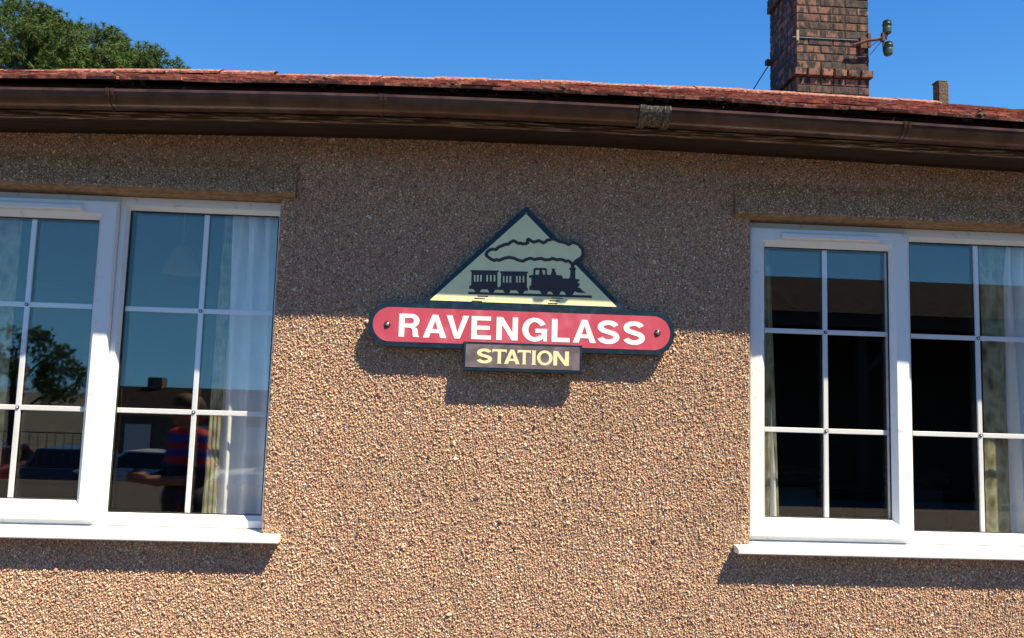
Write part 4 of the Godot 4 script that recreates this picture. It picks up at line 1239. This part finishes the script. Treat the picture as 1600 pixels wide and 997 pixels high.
# ------------------------------------------------------------------ person mirrored in the left window
func field_mesh(bones: Array, blend: float, cell: float, paint: Callable) -> ArrayMesh:
	var lo := Vector3(1e9, 1e9, 1e9)
	var hi := -lo
	for b in bones:
		for e in 2:
			var r: float = maxf(b[2], b[3]) + blend * 0.3 + cell * 2
			lo = lo.min(b[e] - Vector3(r, r, r)); hi = hi.max(b[e] + Vector3(r, r, r))
	var nx := int((hi.x - lo.x) / cell) + 2
	var ny := int((hi.y - lo.y) / cell) + 2
	var nz := int((hi.z - lo.z) / cell) + 2
	var f := PackedFloat32Array()
	f.resize(nx * ny * nz)
	f.fill(1.0)
	for b in bones:
		var a: Vector3 = b[0]; var d: Vector3 = b[1] - b[0]
		var ra: float = b[2]; var rb: float = b[3]
		var dd := maxf(d.length_squared(), 1e-9)
		var reach := maxf(ra, rb) + blend + cell * 2.0
		var p0 := (a.min(b[1]) - Vector3.ONE * reach - lo) / cell
		var p1 := (a.max(b[1]) + Vector3.ONE * reach - lo) / cell
		for z in range(maxi(0, int(p0.z)), mini(nz, int(p1.z) + 1)):
			for y in range(maxi(0, int(p0.y)), mini(ny, int(p1.y) + 1)):
				var row := (z * ny + y) * nx
				for x in range(maxi(0, int(p0.x)), mini(nx, int(p1.x) + 1)):
					var p := lo + Vector3(x, y, z) * cell
					var t := clampf((p - a).dot(d) / dd, 0.0, 1.0)
					var v := p.distance_to(a + d * t) - lerpf(ra, rb, t)
					var o := f[row + x]
					var h := maxf(blend - absf(v - o), 0.0) / blend
					f[row + x] = minf(v, o) - h * h * blend * 0.25
	var at := {}
	var pts := PackedVector3Array()
	var nrm := PackedVector3Array()
	for z in nz - 1:
		for y in ny - 1:
			for x in nx - 1:
				var i := (z * ny + y) * nx + x
				var s := 0
				var vals := [f[i], f[i + 1], f[i + nx], f[i + nx + 1], f[i + nx * ny], f[i + nx * ny + 1], f[i + nx * ny + nx], f[i + nx * ny + nx + 1]]
				for q in vals: s += 1 if q < 0 else 0
				if s == 0 or s == 8: continue
				var acc := Vector3.ZERO
				var k := 0
				for e in [[0, 1], [2, 3], [4, 5], [6, 7], [0, 2], [1, 3], [4, 6], [5, 7], [0, 4], [1, 5], [2, 6], [3, 7]]:
					var va: float = vals[e[0]]; var vb: float = vals[e[1]]
					if (va < 0) == (vb < 0): continue
					var t := va / (va - vb)
					var pa := Vector3(e[0] & 1, (e[0] >> 1) & 1, e[0] >> 2); var pb := Vector3(e[1] & 1, (e[1] >> 1) & 1, e[1] >> 2)
					acc += pa.lerp(pb, t); k += 1
				at[i] = pts.size()
				pts.append(lo + (Vector3(x, y, z) + acc / k) * cell)
				nrm.append(Vector3(vals[1] + vals[3] + vals[5] + vals[7] - vals[0] - vals[2] - vals[4] - vals[6], vals[2] + vals[3] + vals[6] + vals[7] - vals[0] - vals[1] - vals[4] - vals[5], vals[4] + vals[5] + vals[6] + vals[7] - vals[0] - vals[1] - vals[2] - vals[3]).normalized())
	var m := MB.new()
	var offs := [1, nx, nx * ny]
	for i in at:
		for ax in 3:
			var j: int = i + offs[ax]
			if j >= f.size() or (f[i] < 0) == (f[j] < 0): continue
			var u: int = offs[(ax + 1) % 3]; var w: int = offs[(ax + 2) % 3]
			if not (at.has(i - u) and at.has(i - w) and at.has(i - u - w)): continue
			var q := [at[i - u - w], at[i - w], at[i], at[i - u]]
			if f[i] > 0: q.reverse()
			for k in [0, 2, 1, 0, 3, 2]:
				m.v.append(pts[q[k]]); m.n.append(nrm[q[k]]); m.c.append(paint.call(pts[q[k]]))
	return m.mesh()

func build_person() -> void:
	var p := thing("person", "person in red and blue striped shirt mirrored in the left window", "person", Vector3(-2.0, 0, 2.9), -PI / 2 - 0.85)
	p.scale = Vector3(1.04, 0.99, 1.04)
	var skin := Color(0.42, 0.23, 0.15)
	var V := func(x: float, y: float, z: float) -> Vector3: return Vector3(x, y, z)
	var bones := []
	for s in [-1.0, 1.0]:
		bones.append([V.call(s * 0.095, 0.075, -0.03), V.call(s * 0.11, 0.035, 0.13), 0.045, 0.036])
		bones.append([V.call(s * 0.095, 0.05, -0.05), V.call(s * 0.095, 0.12, -0.02), 0.042, 0.044])
		bones.append([V.call(s * 0.095, 0.12, -0.02), V.call(s * 0.092, 0.32, -0.03), 0.042, 0.058])
		bones.append([V.call(s * 0.092, 0.32, -0.03), V.call(s * 0.09, 0.46, 0.01), 0.058, 0.060])
		bones.append([V.call(s * 0.09, 0.46, 0.01), V.call(s * 0.085, 0.82, 0.0), 0.066, 0.092])
		bones.append([V.call(s * 0.15, 1.30, 0.0), V.call(s * 0.205, 1.10, -0.01), 0.062, 0.054])
		bones.append([V.call(s * 0.205, 1.10, -0.01), V.call(s * 0.205, 1.02, 0.03), 0.052, 0.044])
		bones.append([V.call(s * 0.205, 1.02, 0.03), V.call(s * 0.09, 1.02, 0.25), 0.042, 0.028])
		bones.append([V.call(s * 0.09, 1.02, 0.25), V.call(s * 0.06, 1.03, 0.32), 0.027, 0.030])
	bones.append([V.call(-0.07, 0.88, 0.0), V.call(0.07, 0.88, 0.0), 0.115, 0.115])
	bones.append([V.call(0, 0.9, 0.0), V.call(0, 1.08, 0.01), 0.125, 0.118])
	bones.append([V.call(-0.06, 1.2, 0.0), V.call(0.06, 1.2, 0.0), 0.118, 0.118])
	bones.append([V.call(-0.13, 1.305, -0.01), V.call(0.13, 1.305, -0.01), 0.066, 0.066])
	bones.append([V.call(0, 1.30, -0.005), V.call(0, 1.43, 0.025), 0.060, 0.050])
	var red := Color(0.55, 0.025, 0.03)
	var blue := Color(0.03, 0.06, 0.42)
	var paint := func(q: Vector3) -> Color:
		if q.y < 0.085: return Color(0.03, 0.03, 0.03)
		if q.y < 0.50: return skin
		if q.y < 1.12 and (q.z < 0.10 or absf(q.x) < 0.10 and q.z < 0.16): return Color(0.03, 0.032, 0.045)
		if q.y > 1.375 and absf(q.x) < 0.08: return skin
		if q.z > 0.10 and absf(q.y - 1.02) < 0.07 and q.z > 0.115: return skin
		return red if int(floor((q.y + 0.02) / 0.052)) % 2 == 0 else blue
	put("body", field_mesh(bones, 0.05, 0.015, paint), M.painted, p)
	# head, bent slightly forward
	var h := []
	h.append([V.call(0, 1.515, 0.015), V.call(0, 1.50, 0.05), 0.082, 0.078])
	h.append([V.call(0, 1.46, 0.055), V.call(0, 1.425, 0.085), 0.058, 0.034])
	h.append([V.call(0, 1.40, 0.02), V.call(0, 1.45, 0.035), 0.048, 0.050])
	h.append([V.call(0, 1.495, 0.128), V.call(0, 1.470, 0.142), 0.009, 0.013])
	h.append([V.call(-0.018, 1.435, 0.108), V.call(0.018, 1.435, 0.108), 0.010, 0.010])
	for s in [-1.0, 1.0]:
		h.append([V.call(s * 0.084, 1.495, 0.02), V.call(s * 0.083, 1.465, 0.025), 0.014, 0.010])
		h.append([V.call(s * 0.018, 1.515, 0.122), V.call(s * 0.045, 1.517, 0.108), 0.010, 0.010])
	var face := func(q: Vector3) -> Color:
		for s in [-1.0, 1.0]:
			if Vector2(q.x - s * 0.031, q.y - 1.498).length() < 0.010 and q.z > 0.08: return Color(0.04, 0.03, 0.025)
		if absf(q.y - 1.435) < 0.008 and absf(q.x) < 0.022 and q.z > 0.1: return Color(0.33, 0.12, 0.10)
		return skin
	put("head", field_mesh(h, 0.02, 0.008, face), M.painted, p)
	var hair := []
	hair.append([V.call(0, 1.535, -0.005), V.call(0, 1.55, 0.045), 0.086, 0.078])
	hair.append([V.call(0, 1.50, -0.03), V.call(0, 1.45, -0.035), 0.080, 0.062])
	put("hair", field_mesh(hair, 0.03, 0.010, func(_q): return Color(0.12, 0.07, 0.035)), M.painted, p)
	# hands round a phone
	for s in [-1.0, 1.0]:
		var g := []
		g.append([V.call(s * 0.062, 1.022, 0.31), V.call(s * 0.056, 1.035, 0.36), 0.020, 0.017])
		g.append([V.call(s * 0.062, 1.050, 0.315), V.call(s * 0.056, 1.062, 0.355), 0.018, 0.016])
		for k in 4:
			var y := 1.015 + k * 0.018
			var b := V.call(s * 0.054, y, 0.362) as Vector3
			var c := b + Vector3(-s * 0.012, 0.004, 0.026 - absf(k - 2) * 0.004)
			g.append([b, c, 0.0088, 0.0082])
			g.append([c, c + Vector3(-s * 0.026, 0.002, 0.006), 0.0082, 0.0072])
		g.append([V.call(s * 0.058, 1.068, 0.325), V.call(s * 0.042, 1.084, 0.345), 0.011, 0.0095])
		g.append([V.call(s * 0.042, 1.084, 0.345), V.call(s * 0.022, 1.088, 0.358), 0.0095, 0.008])
		put("hand", field_mesh(g, 0.008, 0.005, func(_q): return skin), M.painted, p)
	var ph := MB.new()
	ph.box(Vector3(-0.036, 1.035, 0.350), Vector3(0.036, 1.105, 0.358), 0.003)
	tag(put("phone", ph.mesh(), M.dark, null, p.transform), "black phone held by the person in the striped shirt", "phone")
